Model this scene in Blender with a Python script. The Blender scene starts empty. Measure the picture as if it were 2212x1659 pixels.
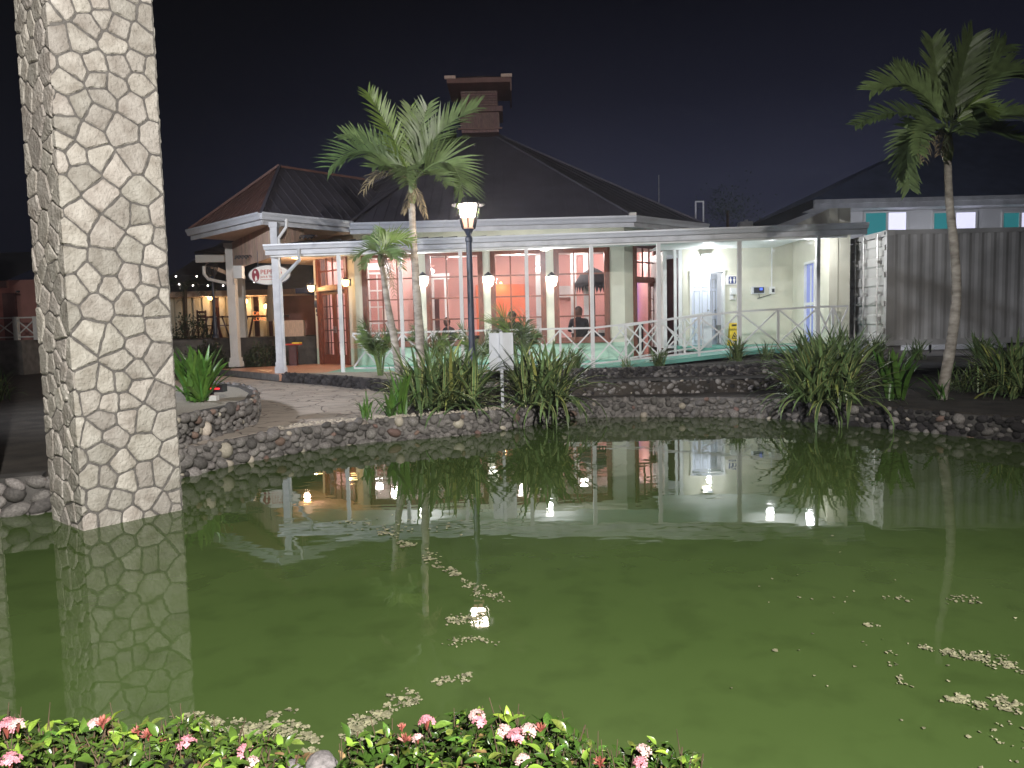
import bpy, math, random
from mathutils import Vector as V, Matrix, Euler
R = math.radians
sc = bpy.context.scene
COL = sc.collection
# ------------------------------------------------------------------ camera
PITCH, ROLL, FPX, W0, H0 = R(4.5), R(1.4), 1600.0, 2212.0, 1659.0
CAM = V((0, 0, 1.5))
fwd = V((0, math.cos(PITCH), -math.sin(PITCH))); up0 = V((0, math.sin(PITCH), math.cos(PITCH))); r0 = V((1, 0, 0))
rgt = r0*math.cos(ROLL) - up0*math.sin(ROLL); upv = up0*math.cos(ROLL) + r0*math.sin(ROLL)
cd = bpy.data.cameras.new('camera'); cam = bpy.data.objects.new('camera', cd); COL.objects.link(cam)
m = Matrix.Identity(4)
for i in range(3):
    m[i][0] = rgt[i]; m[i][1] = upv[i]; m[i][2] = -fwd[i]; m[i][3] = CAM[i]
cam.matrix_world = m
cd.sensor_width = 36; cd.lens = FPX/W0*36; cd.clip_end = 1000; cd.clip_start = 0.05
sc.camera = cam
# ------------------------------------------------------------------ world: night sky with a faint town glow low down
wd = bpy.data.worlds.new('World'); sc.world = wd; wd.use_nodes = True
nt = wd.node_tree; nt.nodes.clear()
o_ = nt.nodes.new('ShaderNodeOutputWorld'); bg = nt.nodes.new('ShaderNodeBackground')
tc = nt.nodes.new('ShaderNodeTexCoord'); sx = nt.nodes.new('ShaderNodeSeparateXYZ')
nt.links.new(tc.outputs['Generated'], sx.inputs[0])
cr = nt.nodes.new('ShaderNodeValToRGB'); nt.links.new(sx.outputs['Z'], cr.inputs[0])
e = cr.color_ramp.elements
e[0].position = 0.0; e[0].color = (.022, .025, .046, 1)
e[1].position = 0.6; e[1].color = (.0016, .0017, .0034, 1)
a = e.new(.18); a.color = (.018, .020, .037, 1)
a = e.new(.28); a.color = (.0075, .0082, .0165, 1)
a = e.new(.40); a.color = (.0020, .0022, .0050, 1)
dp = nt.nodes.new('ShaderNodeVectorMath'); dp.operation = 'DOT_PRODUCT'; dp.inputs[1].default_value = (.28, .96, 0)
nt.links.new(tc.outputs['Generated'], dp.inputs[0])
mr = nt.nodes.new('ShaderNodeMapRange'); mr.inputs['From Min'].default_value = .68; mr.inputs['From Max'].default_value = 1.0
mr.inputs['To Min'].default_value = .22; mr.inputs['To Max'].default_value = 1.05; mr.interpolation_type = 'SMOOTHSTEP'
nt.links.new(dp.outputs['Value'], mr.inputs['Value'])
nt.links.new(cr.outputs[0], bg.inputs['Color']); nt.links.new(mr.outputs[0], bg.inputs['Strength'])
nt.links.new(bg.outputs[0], o_.inputs['Surface'])
vs = sc.view_settings; vs.view_transform = 'Standard'; vs.look = 'None'; vs.exposure = 0; vs.gamma = 1
sc.cycles.use_denoising = True
sc.cycles.max_bounces = 8; sc.cycles.diffuse_bounces = 3; sc.cycles.glossy_bounces = 4
sc.cycles.transparent_max_bounces = 12; sc.cycles.transmission_bounces = 4
sc.cycles.sample_clamp_indirect = 4; sc.cycles.caustics_reflective = False; sc.cycles.caustics_refractive = False
sc.cycles.use_light_tree = True

# ------------------------------------------------------------------ helpers
def ray(px, py): return fwd*FPX + rgt*(px-W0/2) - upv*(py-H0/2)
def A(px, py, Y):
    r = ray(px, py); return CAM + r*(Y/r.y)
def G(px, py, z):
    r = ray(px, py); return CAM + r*((z-CAM.z)/r.z)
def XY(px, Y, py=700): return A(px, py, Y).x

class MB:
    def __init__(s): s.v = []; s.f = []; s.mi = []; s.cur = 0
    def add(s, vs_, fs):
        n = len(s.v); s.v += [tuple(p) for p in vs_]; s.f += [tuple(i+n for i in f) for f in fs]; s.mi += [s.cur]*len(fs); return s
    def box(s, a, b):
        x0, y0, z0 = [min(a[i], b[i]) for i in range(3)]; x1, y1, z1 = [max(a[i], b[i]) for i in range(3)]
        return s.add([(x0,y0,z0),(x1,y0,z0),(x1,y1,z0),(x0,y1,z0),(x0,y0,z1),(x1,y0,z1),(x1,y1,z1),(x0,y1,z1)],
                     [(0,3,2,1),(4,5,6,7),(0,1,5,4),(1,2,6,5),(2,3,7,6),(3,0,4,7)])
    def obox(s, o, ax, ay, az, a, b):      # box in a local frame
        vs_ = []
        for z in (a[2], b[2]):
            for (x, y) in ((a[0],a[1]),(b[0],a[1]),(b[0],b[1]),(a[0],b[1])): vs_.append(o+ax*x+ay*y+az*z)
        return s.add(vs_, [(0,3,2,1),(4,5,6,7),(0,1,5,4),(1,2,6,5),(2,3,7,6),(3,0,4,7)])
    def beam(s, p, q, w, h, upd=V((0,0,1))):
        p = V(p); q = V(q); t = (q-p); L = t.length; t.normalize()
        if abs(t.dot(upd)) > .98: upd = V((0,1,0))
        sd = t.cross(upd).normalized(); u = sd.cross(t)
        return s.obox(p, t, sd, u, (0,-w/2,-h/2), (L,w/2,h/2))
    def tube(s, pts, rad, n=8, cap=True):
        pts = [V(p) for p in pts]; rad = rad if isinstance(rad, (list, tuple)) else [rad]*len(pts)
        vs_ = []; fs = []; ref = V((0,1,0))
        for i, p in enumerate(pts):
            t = (pts[min(i+1, len(pts)-1)]-pts[max(i-1, 0)]).normalized()
            if abs(t.dot(ref)) > .95: ref = V((1,0,0))
            a_ = t.cross(ref).normalized(); b_ = a_.cross(t)
            for k in range(n):
                an = 2*math.pi*k/n; vs_.append(p+a_*math.cos(an)*rad[i]+b_*math.sin(an)*rad[i])
        for i in range(len(pts)-1):
            for k in range(n): fs.append((i*n+k, i*n+(k+1)%n, (i+1)*n+(k+1)%n, (i+1)*n+k))
        if cap: fs.append(tuple(range(n))[::-1]); fs.append(tuple((len(pts)-1)*n+k for k in range(n)))
        return s.add(vs_, fs)
    def lathe(s, o, prof, n=16, rot=0, sxy=(1,1)):
        o = V(o); vs_ = []; fs = []
        for (r_, z) in prof:
            for k in range(n):
                an = rot+2*math.pi*k/n; vs_.append((o.x+r_*math.cos(an)*sxy[0], o.y+r_*math.sin(an)*sxy[1], o.z+z))
        for i in range(len(prof)-1):
            for k in range(n): fs.append((i*n+k, i*n+(k+1)%n, (i+1)*n+(k+1)%n, (i+1)*n+k))
        fs.append(tuple(range(n))[::-1]); fs.append(tuple((len(prof)-1)*n+k for k in range(n)))
        return s.add(vs_, fs)
    def prism(s, poly, z0, z1):
        n = len(poly)
        ar = sum(poly[i][0]*poly[(i+1)%n][1]-poly[(i+1)%n][0]*poly[i][1] for i in range(n))
        if ar < 0: poly = poly[::-1]
        zz0 = z0 if callable(z0) else (lambda x, y: z0); zz1 = z1 if callable(z1) else (lambda x, y: z1)
        vs_ = [(p[0],p[1],zz0(p[0],p[1])) for p in poly]+[(p[0],p[1],zz1(p[0],p[1])) for p in poly]
        return s.add(vs_, [tuple(range(n))[::-1], tuple(range(n, 2*n))]+[(i,(i+1)%n,(i+1)%n+n,i+n) for i in range(n)])
    def sphere(s, c, r_, n=8, m_=6, sc_=(1,1,1)):
        prof = [(max(.02, math.sin(math.pi*i/m_))*r_*(1 if 0 < i < m_ else .02), -math.cos(math.pi*i/m_)*r_*sc_[2]) for i in range(m_+1)]
        return s.lathe(c, prof, n, 0, sc_[:2])
    def quad(s, a, b, c, d): return s.add([a,b,c,d], [(0,1,2,3)])
    def build(s, name, mat=None, parent=None, smooth=False, label=None, cat=None, group=None, kind=None, mats=None):
        me = bpy.data.meshes.new(name); me.from_pydata(s.v, [], s.f)
        for mm in (mats or [mat]): me.materials.append(mm)
        if mats: me.polygons.foreach_set('material_index', s.mi)
        if smooth: me.polygons.foreach_set('use_smooth', [True]*len(me.polygons))
        me.update()
        return link(name, me, parent, label, cat, group, kind)
def tag(o, label=None, cat=None, group=None, kind=None):
    if label: o['label'] = label
    if cat: o['category'] = cat
    if group: o['group'] = group
    if kind: o['kind'] = kind
    return o
def link(name, me, parent=None, label=None, cat=None, group=None, kind=None):
    o = bpy.data.objects.new(name, me); COL.objects.link(o)
    if parent is not None:
        o.parent = parent; o.location = -V(parent.get('_w', (0,0,0)))
    return tag(o, label, cat, group, kind)
def empty(name, loc, label, cat, group=None):
    o = bpy.data.objects.new(name, None); COL.objects.link(o); o.location = loc
    o['_w'] = tuple(loc); o.empty_display_size = .1
    return tag(o, label, cat, group)
# parts meshes are written in world coordinates; a child of an empty is offset back by the empty's own place.
def inst(name, me, parent, loc, rot, scl):      # a shared mesh placed in world coordinates
    o = bpy.data.objects.new(name, me); COL.objects.link(o)
    if parent is not None: o.parent = parent; loc = V(loc)-V(parent.get('_w', (0,0,0)))
    o.location = loc; o.rotation_euler = rot; o.scale = scl
    return o
def lamp(name, kind, loc, power, color, parent=None, size=.05, rot=None, size_y=None, spread=None):
    ld = bpy.data.lights.new(name, kind); ld.energy = power; ld.color = color
    if kind == 'AREA':
        ld.size = size
        if size_y: ld.shape = 'RECTANGLE'; ld.size_y = size_y
        if spread: ld.spread = spread
    else: ld.shadow_soft_size = size
    o = bpy.data.objects.new(name, ld); COL.objects.link(o)
    loc = V(loc)
    if parent is not None: o.parent = parent; loc = loc-V(parent.get('_w', (0,0,0)))
    o.location = loc
    if rot: o.rotation_euler = rot
    return o

# ------------------------------------------------------------------ materials
def mat(name, col, rough=.6, var=.15, scale=6, bump=0, bscale=40, metal=0, rand=0, spec=.5, detail=4, col2=None, stretch=None, trans=0, coord='Object'):
    m_ = bpy.data.materials.new(name); m_.use_nodes = True; t = m_.node_tree; b = t.nodes['Principled BSDF']
    b.inputs['Roughness'].default_value = rough; b.inputs['Metallic'].default_value = metal
    b.inputs['Specular IOR Level'].default_value = spec
    c = t.nodes.new('ShaderNodeTexCoord'); src = c.outputs[coord]
    if stretch:
        mp = t.nodes.new('ShaderNodeMapping'); mp.inputs['Scale'].default_value = stretch
        t.links.new(src, mp.inputs[0]); src = mp.outputs[0]
    n = t.nodes.new('ShaderNodeTexNoise'); n.inputs['Scale'].default_value = scale; n.inputs['Detail'].default_value = detail
    t.links.new(src, n.inputs['Vector'])
    ramp = t.nodes.new('ShaderNodeValToRGB'); t.links.new(n.outputs['Fac'], ramp.inputs[0])
    ramp.color_ramp.elements[0].position = .3; ramp.color_ramp.elements[1].position = .72
    c2 = col2 or tuple(x*(1-2*var) for x in col)
    c1 = tuple(min(1, x*(1+var)) for x in col)
    ramp.color_ramp.elements[0].color = (*c2, 1); ramp.color_ramp.elements[1].color = (*c1, 1)
    out = ramp.outputs[0]
    if rand:
        oi = t.nodes.new('ShaderNodeObjectInfo'); hs = t.nodes.new('ShaderNodeHueSaturation')
        mr_ = t.nodes.new('ShaderNodeMapRange'); mr_.inputs['To Min'].default_value = 1-rand; mr_.inputs['To Max'].default_value = 1+rand
        t.links.new(oi.outputs['Random'], mr_.inputs['Value']); t.links.new(mr_.outputs[0], hs.inputs['Value'])
        ml = t.nodes.new('ShaderNodeMath'); ml.operation = 'MULTIPLY'; ml.inputs[1].default_value = 7.31
        fr = t.nodes.new('ShaderNodeMath'); fr.operation = 'FRACT'
        t.links.new(oi.outputs['Random'], ml.inputs[0]); t.links.new(ml.outputs[0], fr.inputs[0])
        m2 = t.nodes.new('ShaderNodeMapRange'); m2.inputs['To Min'].default_value = .485; m2.inputs['To Max'].default_value = .515
        t.links.new(fr.outputs[0], m2.inputs['Value']); t.links.new(m2.outputs[0], hs.inputs['Hue'])
        t.links.new(out, hs.inputs['Color']); out = hs.outputs[0]
    t.links.new(out, b.inputs['Base Color'])
    if bump:
        n2 = t.nodes.new('ShaderNodeTexNoise'); n2.inputs['Scale'].default_value = bscale; n2.inputs['Detail'].default_value = 6
        t.links.new(src, n2.inputs['Vector']); bp = t.nodes.new('ShaderNodeBump'); bp.inputs['Strength'].default_value = bump
        bp.inputs['Distance'].default_value = .02
        t.links.new(n2.outputs['Fac'], bp.inputs['Height']); t.links.new(bp.outputs[0], b.inputs['Normal'])
    return m_
def emis(name, col, s):
    m_ = bpy.data.materials.new(name); m_.use_nodes = True; t = m_.node_tree; b = t.nodes['Principled BSDF']
    b.inputs['Base Color'].default_value = (*col, 1); b.inputs['Emission Color'].default_value = (*col, 1); b.inputs['Emission Strength'].default_value = s
    return m_
def glass(name, tint=(1,1,1), refl=1.0, dirt=.0):
    m_ = bpy.data.materials.new(name); m_.use_nodes = True; t = m_.node_tree; t.nodes.clear()
    o = t.nodes.new('ShaderNodeOutputMaterial'); tr = t.nodes.new('ShaderNodeBsdfTransparent'); tr.inputs[0].default_value = (*tint, 1)
    gl = t.nodes.new('ShaderNodeBsdfGlossy'); gl.inputs['Roughness'].default_value = .02
    fr = t.nodes.new('ShaderNodeFresnel'); fr.inputs[0].default_value = 1.45
    mx = t.nodes.new('ShaderNodeMixShader'); mu = t.nodes.new('ShaderNodeMath'); mu.operation = 'MULTIPLY'; mu.inputs[1].default_value = refl
    ge = t.nodes.new('ShaderNodeNewGeometry'); sb = t.nodes.new('ShaderNodeMath'); sb.operation = 'SUBTRACT'; sb.inputs[0].default_value = 1
    t.links.new(ge.outputs['Backfacing'], sb.inputs[1]); m3 = t.nodes.new('ShaderNodeMath'); m3.operation = 'MULTIPLY'
    t.links.new(fr.outputs[0], mu.inputs[0]); t.links.new(mu.outputs[0], m3.inputs[0]); t.links.new(sb.outputs[0], m3.inputs[1]); t.links.new(m3.outputs[0], mx.inputs[0])
    t.links.new(tr.outputs[0], mx.inputs[1]); t.links.new(gl.outputs[0], mx.inputs[2]); t.links.new(mx.outputs[0], o.inputs[0])
    return m_
def leafmat(name, c, edge=None, rough=.38, rand=.35, ew=.27):
    m_ = mat(name, c, rough, .2, 9, rand=rand, coord='Object')
    t = m_.node_tree; b = t.nodes['Principled BSDF']
    if edge:
        src = b.inputs['Base Color'].links[0].from_socket
        tcn = t.nodes.new('ShaderNodeTexCoord'); sp = t.nodes.new('ShaderNodeSeparateXYZ'); t.links.new(tcn.outputs['Generated'], sp.inputs[0])
        s1 = t.nodes.new('ShaderNodeMath'); s1.operation = 'SUBTRACT'; s1.inputs[1].default_value = .5; t.links.new(sp.outputs['X'], s1.inputs[0])
        s2 = t.nodes.new('ShaderNodeMath'); s2.operation = 'ABSOLUTE'; t.links.new(s1.outputs[0], s2.inputs[0])
        s3 = t.nodes.new('ShaderNodeMath'); s3.operation = 'GREATER_THAN'; s3.inputs[1].default_value = ew; t.links.new(s2.outputs[0], s3.inputs[0])
        mx = t.nodes.new('ShaderNodeMix'); mx.data_type = 'RGBA'
        t.links.new(s3.outputs[0], mx.inputs[0]); t.links.new(src, mx.inputs[6]); mx.inputs[7].default_value = (*edge, 1)
        t.links.new(mx.outputs[2], b.inputs['Base Color'])
    return m_

M = {}
M['lime'] = mat('pale_limestone', (.46,.435,.395), .9, .10, 9, bump=1.0, bscale=38, rand=.2, detail=10, col2=(.30,.27,.235))
M['mortar'] = mat('grey_mortar', (.15,.14,.13), .95, .2, 20, bump=.6, bscale=60)
M['cobble'] = mat('river_cobble', (.20,.185,.175), .7, .25, 5, bump=.4, bscale=30, rand=.55, detail=6)
M['cobble_pale'] = mat('pale_cobble', (.5,.45,.37), .75, .15, 8, bump=.3, bscale=30, rand=.2)
M['cobble_red'] = mat('rust_cobble', (.22,.145,.12), .75, .15, 8, bump=.3, bscale=30, rand=.2)
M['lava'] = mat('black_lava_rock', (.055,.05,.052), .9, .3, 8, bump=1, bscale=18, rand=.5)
M['cement'] = mat('grey_cement', (.19,.178,.168), .9, .2, 5, bump=.5, bscale=50)
M['cement_dark'] = mat('dark_cement', (.085,.08,.075), .9, .3, 5, bump=.5, bscale=50)
M['soil'] = mat('dark_soil', (.05,.042,.034), .95, .3, 3, bump=.8, bscale=30)
M['gravel'] = mat('pale_gravel', (.45,.41,.34), .9, .3, 90, bump=.8, bscale=120)
M['white'] = mat('white_paint', (.74,.74,.73), .5, .05, 3, bump=.05)
M['whitedirt'] = mat('weathered_white_paint', (.62,.63,.66), .5, .12, 3, bump=.08)
M['gutter'] = mat('white_gutter_metal', (.66,.68,.73), .35, .06, 2)
M['cream'] = mat('cream_render', (.66,.64,.53), .85, .05, 2, bump=.25, bscale=60)
M['mint'] = mat('mint_render', (.50,.66,.53), .8, .06, 2, bump=.2, bscale=60)
M['teal'] = mat('turquoise_deck_paint', (.09,.34,.27), .45, .12, 3, bump=.1)
M['terra'] = mat('terracotta_tile', (.48,.24,.15), .35, .15, 3, bump=.1)
M['mahog'] = mat('mahogany_wood', (.20,.062,.035), .38, .35, 7, bump=.15, bscale=30, stretch=(12,12,1))
M['mahogd'] = mat('dark_mahogany', (.085,.022,.018), .4, .3, 7, stretch=(12,12,1))
M['board'] = mat('pale_cedar_board', (.74,.54,.42), .7, .12, 5, rand=.14, stretch=(10,10,1), bump=.2)
M['roof'] = mat('hazed_metal_roof', (.078,.072,.092), .7, .12, 1.5)  # bluish tint puts the night haze and dimness into the roof colour
M['roofporch'] = mat('lit_rust_brown_metal_roof', (.115,.060,.052), .55, .15, 1.5)  # porch hip and left slope: lit look put into the brown
M['roofcap'] = mat('copper_brown_cap', (.20,.10,.08), .5, .15, 3)
M['roofdark'] = mat('slate_grey_metal_roof', (.10,.10,.115), .45, .15, 2)
M['roofblue'] = mat('dark_blue_roof', (.11,.14,.25), .6, .15, 2)
M['louvre'] = mat('brown_louvre_wood', (.20,.115,.10), .7, .25, 6, stretch=(9,9,1), rand=.1)
M['black'] = mat('black_iron', (.025,.027,.035), .45, .2, 8)
M['blueblack'] = mat('blue_black_lamp_paint', (.035,.045,.075), .4, .2, 8, bump=.1)
M['container'] = mat('container_white_paint', (.50,.49,.47), .5, .14, 1.2, bump=.08, bscale=8)
M['contside'] = mat('container_lifted_side_paint', (.55,.54,.53), .42, .2, .9, bump=.08, bscale=5)  # the container paint again, tone lifted where little light reaches
M['steel'] = mat('galvanised_steel', (.42,.42,.42), .35, .15, 10, metal=.7)
M['trunk'] = mat('palm_trunk_bark', (.38,.35,.31), .85, .3, 5, bump=.5, bscale=14, stretch=(1.2,1.2,3.2), col2=(.19,.17,.145), detail=8)
M['shaft'] = mat('palm_crownshaft', (.20,.24,.11), .5, .2, 6)
M['frond'] = leafmat('palm_frond_green', (.125,.185,.07), rand=.3)
M['frondl'] = leafmat('young_frond_green', (.16,.25,.06), rand=.2)
M['dry'] = leafmat('dry_frond', (.30,.24,.15), rand=.2)
M['strap'] = leafmat('strap_leaf_green', (.13,.20,.075), rand=.45)
M['varieg'] = leafmat('variegated_leaf', (.13,.20,.075), (.42,.45,.17), rand=.35, ew=.33)
M['yellowleaf'] = leafmat('yellow_green_leaf', (.30,.33,.09), rand=.3)
M['lily'] = leafmat('lily_leaf_green', (.09,.20,.035), rand=.25)
M['hedge'] = leafmat('glossy_hedge_leaf', (.085,.165,.028), rough=.25, rand=.5)
M['hedgel'] = leafmat('young_hedge_leaf', (.24,.36,.05), rough=.3, rand=.2)
M['shrub'] = leafmat('dark_shrub_leaf', (.035,.06,.022), rand=.3)
M['twig'] = mat('brown_twig', (.12,.08,.05), .9, .2, 20)
M['pink'] = mat('pink_petal', (.72,.30,.36), .5, .15, 60)
M['palepink'] = mat('pale_pink_petal', (.72,.50,.48), .5, .15, 60)
M['coral'] = mat('coral_bud', (.42,.13,.10), .5, .2, 60)
M['pinkwall'] = mat('interior_pink_paint', (.74,.42,.38), .7, .05, 1)
M['orangewall'] = mat('interior_orange_paint', (.80,.22,.12), .7, .05, 1)
M['ceil'] = mat('interior_ceiling_white', (.75,.66,.64), .8, .04, 1)
M['floorin'] = mat('interior_floor_tile', (.35,.25,.2), .4, .1, 3)
M['cloth'] = mat('black_cloth', (.012,.012,.015), .85, .2, 10)
M['skin'] = mat('dark_brown_skin', (.09,.045,.03), .6, .1, 10)
M['skin2'] = mat('tan_shirt_cloth', (.35,.22,.12), .8, .1, 10)
M['signwhite'] = mat('sign_white_face', (.80,.76,.70), .5, .03, 4)
M['signgrey'] = mat('sign_back_aluminium', (.50,.52,.56), .4, .06, 2)
M['maroon'] = mat('maroon_print', (.28,.01,.025), .6, .1, 10)
M['red'] = mat('red_letter_print', (.55,.05,.03), .6, .1, 10)
M['yellow'] = mat('yellow_plastic', (.80,.55,.02), .4, .05, 4)
M['blackprint'] = mat('black_print', (.01,.01,.01), .6, .1, 10)
M['navy'] = mat('navy_blue_print', (.01,.03,.16), .5, .1, 10)
M['doorwhite'] = mat('white_door_paint', (.70,.74,.86), .4, .03, 2)
M['bluedoor'] = mat('blue_lavender_door', (.30,.34,.75), .5, .08, 2)
M['duck'] = mat('duckweed', (.30,.29,.18), .6, .3, 30)
M['wall_far'] = mat('far_pink_wall', (.35,.17,.15), .8, .1, 2)
M['pinkbulb'] = emis('bulb_glow', (1,.93,.85), 6)
M['glass'] = glass('window_glass', (.96,.96,.96), 1.0)
M['lampglass'] = emis('lamp_glass_glow', (1,.82,.68), 110)
M['lamplow'] = emis('lamp_glass_lower_glow', (1,.60,.42), .9)
M['warmglow'] = emis('warm_lantern_glow', (1,.68,.30), 6)
M['whiteglow'] = emis('white_lantern_glow', (1,.97,.88), 9)
M['coolglow'] = emis('cool_window_glow', (.78,.78,1), .9)
M['tealglow'] = emis('teal_window_glow', (.03,.22,.24), .55)
M['redglow'] = emis('red_tube_glow', (1,.04,.05), 1.6)
M['screen'] = emis('blue_screen_glow', (.05,.12,1), 1.6)
M['orangeglow'] = emis('orange_letter_glow', (1,.32,.12), .8)
M['blueglow'] = emis('blue_display_glow', (.04,.05,.9), .6)

# container ---- stamped concrete for the path
def stamped():
    m_ = mat('stamped_concrete', (.48,.42,.36), .75, .12, 1.6, bump=.25, bscale=35)
    t = m_.node_tree; b = t.nodes['Principled BSDF']
    c = t.nodes.new('ShaderNodeTexCoord'); vo = t.nodes.new('ShaderNodeTexVoronoi'); vo.feature = 'DISTANCE_TO_EDGE'; vo.inputs['Scale'].default_value = 1.9
    mp = t.nodes.new('ShaderNodeMapping'); mp.inputs['Scale'].default_value = (1,1.2,1); t.links.new(c.outputs['Object'], mp.inputs[0])
    nz = t.nodes.new('ShaderNodeTexNoise'); nz.inputs['Scale'].default_value = 3; t.links.new(mp.outputs[0], nz.inputs[0])
    ad = t.nodes.new('ShaderNodeVectorMath'); ad.operation = 'MULTIPLY_ADD'; ad.inputs[1].default_value = (.35,.35,.35)
    t.links.new(nz.outputs['Color'], ad.inputs[0]); t.links.new(mp.outputs[0], ad.inputs[2]); t.links.new(ad.outputs[0], vo.inputs['Vector'])
    mr_ = t.nodes.new('ShaderNodeMapRange'); mr_.inputs['From Max'].default_value = .035; t.links.new(vo.outputs['Distance'], mr_.inputs['Value'])
    src = b.inputs['Base Color'].links[0].from_socket
    mx = t.nodes.new('ShaderNodeMix'); mx.data_type = 'RGBA'; mx.blend_type = 'MIX'
    t.links.new(mr_.outputs[0], mx.inputs[0]); mx.inputs[6].default_value = (.14,.115,.1,1); t.links.new(src, mx.inputs[7]); t.links.new(mx.outputs[2], b.inputs['Base Color'])
    bp = t.nodes.new('ShaderNodeBump'); bp.inputs['Strength'].default_value = .8; bp.inputs['Distance'].default_value = .02
    t.links.new(mr_.outputs[0], bp.inputs['Height']); old = b.inputs['Normal'].links[0].from_socket
    t.links.new(old, bp.inputs['Normal']); t.links.new(bp.outputs[0], b.inputs['Normal'])
    return m_
M['stamp'] = stamped()
def watermat():
    m_ = bpy.data.materials.new('pond_water'); m_.use_nodes = True; t = m_.node_tree; b = t.nodes['Principled BSDF']
    b.inputs['Roughness'].default_value = .015; b.inputs['IOR'].default_value = 1.33; b.inputs['Specular IOR Level'].default_value = .5
    c = t.nodes.new('ShaderNodeTexCoord')
    n = t.nodes.new('ShaderNodeTexNoise'); n.inputs['Scale'].default_value = .55; n.inputs['Detail'].default_value = 6; t.links.new(c.outputs['Object'], n.inputs[0])
    cr_ = t.nodes.new('ShaderNodeValToRGB'); t.links.new(n.outputs['Fac'], cr_.inputs[0])
    cr_.color_ramp.elements[0].position = .3; cr_.color_ramp.elements[0].color = (.058,.096,.026,1)
    cr_.color_ramp.elements[1].position = .7; cr_.color_ramp.elements[1].color = (.076,.118,.035,1)
    n4 = t.nodes.new('ShaderNodeTexNoise'); n4.inputs['Scale'].default_value = 4; n4.inputs['Detail'].default_value = 8; t.links.new(c.outputs['Object'], n4.inputs[0])
    mr2 = t.nodes.new('ShaderNodeMapRange'); mr2.inputs['From Min'].default_value = .35; mr2.inputs['From Max'].default_value = .5; mr2.inputs['To Min'].default_value = .86
    t.links.new(n4.outputs['Fac'], mr2.inputs['Value'])
    mx = t.nodes.new('ShaderNodeMix'); mx.data_type = 'RGBA'; mx.blend_type = 'MULTIPLY'; mx.inputs[0].default_value = 1
    t.links.new(cr_.outputs[0], mx.inputs[6]); t.links.new(mr2.outputs[0], mx.inputs[7])
    t.links.new(mx.outputs[2], b.inputs['Base Color'])
    mp = t.nodes.new('ShaderNodeMapping'); mp.inputs['Scale'].default_value = (1,1.6,1); t.links.new(c.outputs['Object'], mp.inputs[0])
    n2 = t.nodes.new('ShaderNodeTexNoise'); n2.inputs['Scale'].default_value = 2.2; n2.inputs['Detail'].default_value = 2; t.links.new(mp.outputs[0], n2.inputs[0])
    n3 = t.nodes.new('ShaderNodeTexNoise'); n3.inputs['Scale'].default_value = .35; n3.inputs['Detail'].default_value = 1; t.links.new(c.outputs['Object'], n3.inputs[0])
    mu = t.nodes.new('ShaderNodeMath'); mu.operation = 'MULTIPLY'; t.links.new(n2.outputs['Fac'], mu.inputs[0]); t.links.new(n3.outputs['Fac'], mu.inputs[1])
    bp = t.nodes.new('ShaderNodeBump'); bp.inputs['Strength'].default_value = .10; bp.inputs['Distance'].default_value = .03
    rr = t.nodes.new('ShaderNodeMapRange'); rr.inputs['From Min'].default_value = .42; rr.inputs['From Max'].default_value = .62; rr.inputs['To Min'].default_value = .008; rr.inputs['To Max'].default_value = .035
    t.links.new(n.outputs['Fac'], rr.inputs['Value']); t.links.new(rr.outputs[0], b.inputs['Roughness'])
    t.links.new(mu.outputs[0], bp.inputs['Height']); t.links.new(bp.outputs[0], b.inputs['Normal'])
    return m_
M['water'] = watermat()

# ------------------------------------------------------------------ setting: water, land
MB().add([(-60,-25,0),(60,-25,0),(60,40,0),(-60,40,0)], [(0,1,2,3)]).build('pond_water', M['water'], kind='structure')
base_px = [(-420,1150),(0,1118),(95,1108),(250,1075),(392,1034),(500,1007),(603,986),(697,969),(791,957),(861,952),(931,946),(1035,938),(1100,929),(1160,915),(1204,905),
           (1322,901),(1450,901),(1580,902),(1690,906),(1760,914),(1818,918),(2003,935),(2120,948),(2300,965),(2700,985)]
base = [G(x, y, 0) for x, y in base_px]
def inward(pts, d):
    out = []
    for i, p in enumerate(pts):
        t = (pts[min(i+1, len(pts)-1)]-pts[max(i-1, 0)]).normalized(); out.append(p+V((-t.y, t.x, 0))*d)
    return out
land = [(p.x, p.y) for p in inward(base, .09)]
land = [(-150, land[0][1]+2)]+land+[(150, land[-1][1]), (150, 260), (-150, 260)]
MB().prism(land, -.6, .292).build('ground', M['soil'], kind='structure')
MB().prism([(-60,-30),(60,-30),(60,1.28),(-60,1.28)], -.6, .06).build('near_bank', M['soil'], kind='structure')
# stamped path
pp = [G(x, y, .30) for x, y in [(200,1000),(300,990),(394,968),(480,951),(560,934),(662,920),(756,911),(815,906),(880,890),(900,860),(860,846),(700,832),(610,826),(480,812),(300,830)]]
MB().prism([(p.x,p.y) for p in pp], .25, .302).build('path', M['stamp'], kind='structure')
# low grass/ground beyond (dark)

# ------------------------------------------------------------------ stones
def rockmesh(seed, flat=.7, sub=2):
    import bmesh
    bm = bmesh.new(); bmesh.ops.create_icosphere(bm, subdivisions=sub, radius=1)
    rg = random.Random(seed); ph = [rg.uniform(0, 6.28) for _ in range(6)]
    for v in bm.verts:
        c = v.co; d = 1+.13*math.sin(2.1*c.x+ph[0])+.12*math.sin(2.7*c.y+ph[1])+.12*math.sin(2.3*c.z+ph[2])+.05*math.sin(5*c.x+ph[3])*math.sin(5*c.y+ph[4])
        v.co = V((c.x*d, c.y*d*flat, c.z*d))
    me = bpy.data.meshes.new('stone'); bm.to_mesh(me); bm.free()
    me.polygons.foreach_set('use_smooth', [True]*len(me.polygons)); return me
def rockset(mats):
    out = []
    for k, mm in enumerate(mats):
        for s_ in range(3):
            me = rockmesh(k*10+s_, .62); me.materials.append(M[mm]); out.append(me)
    return out
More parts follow.
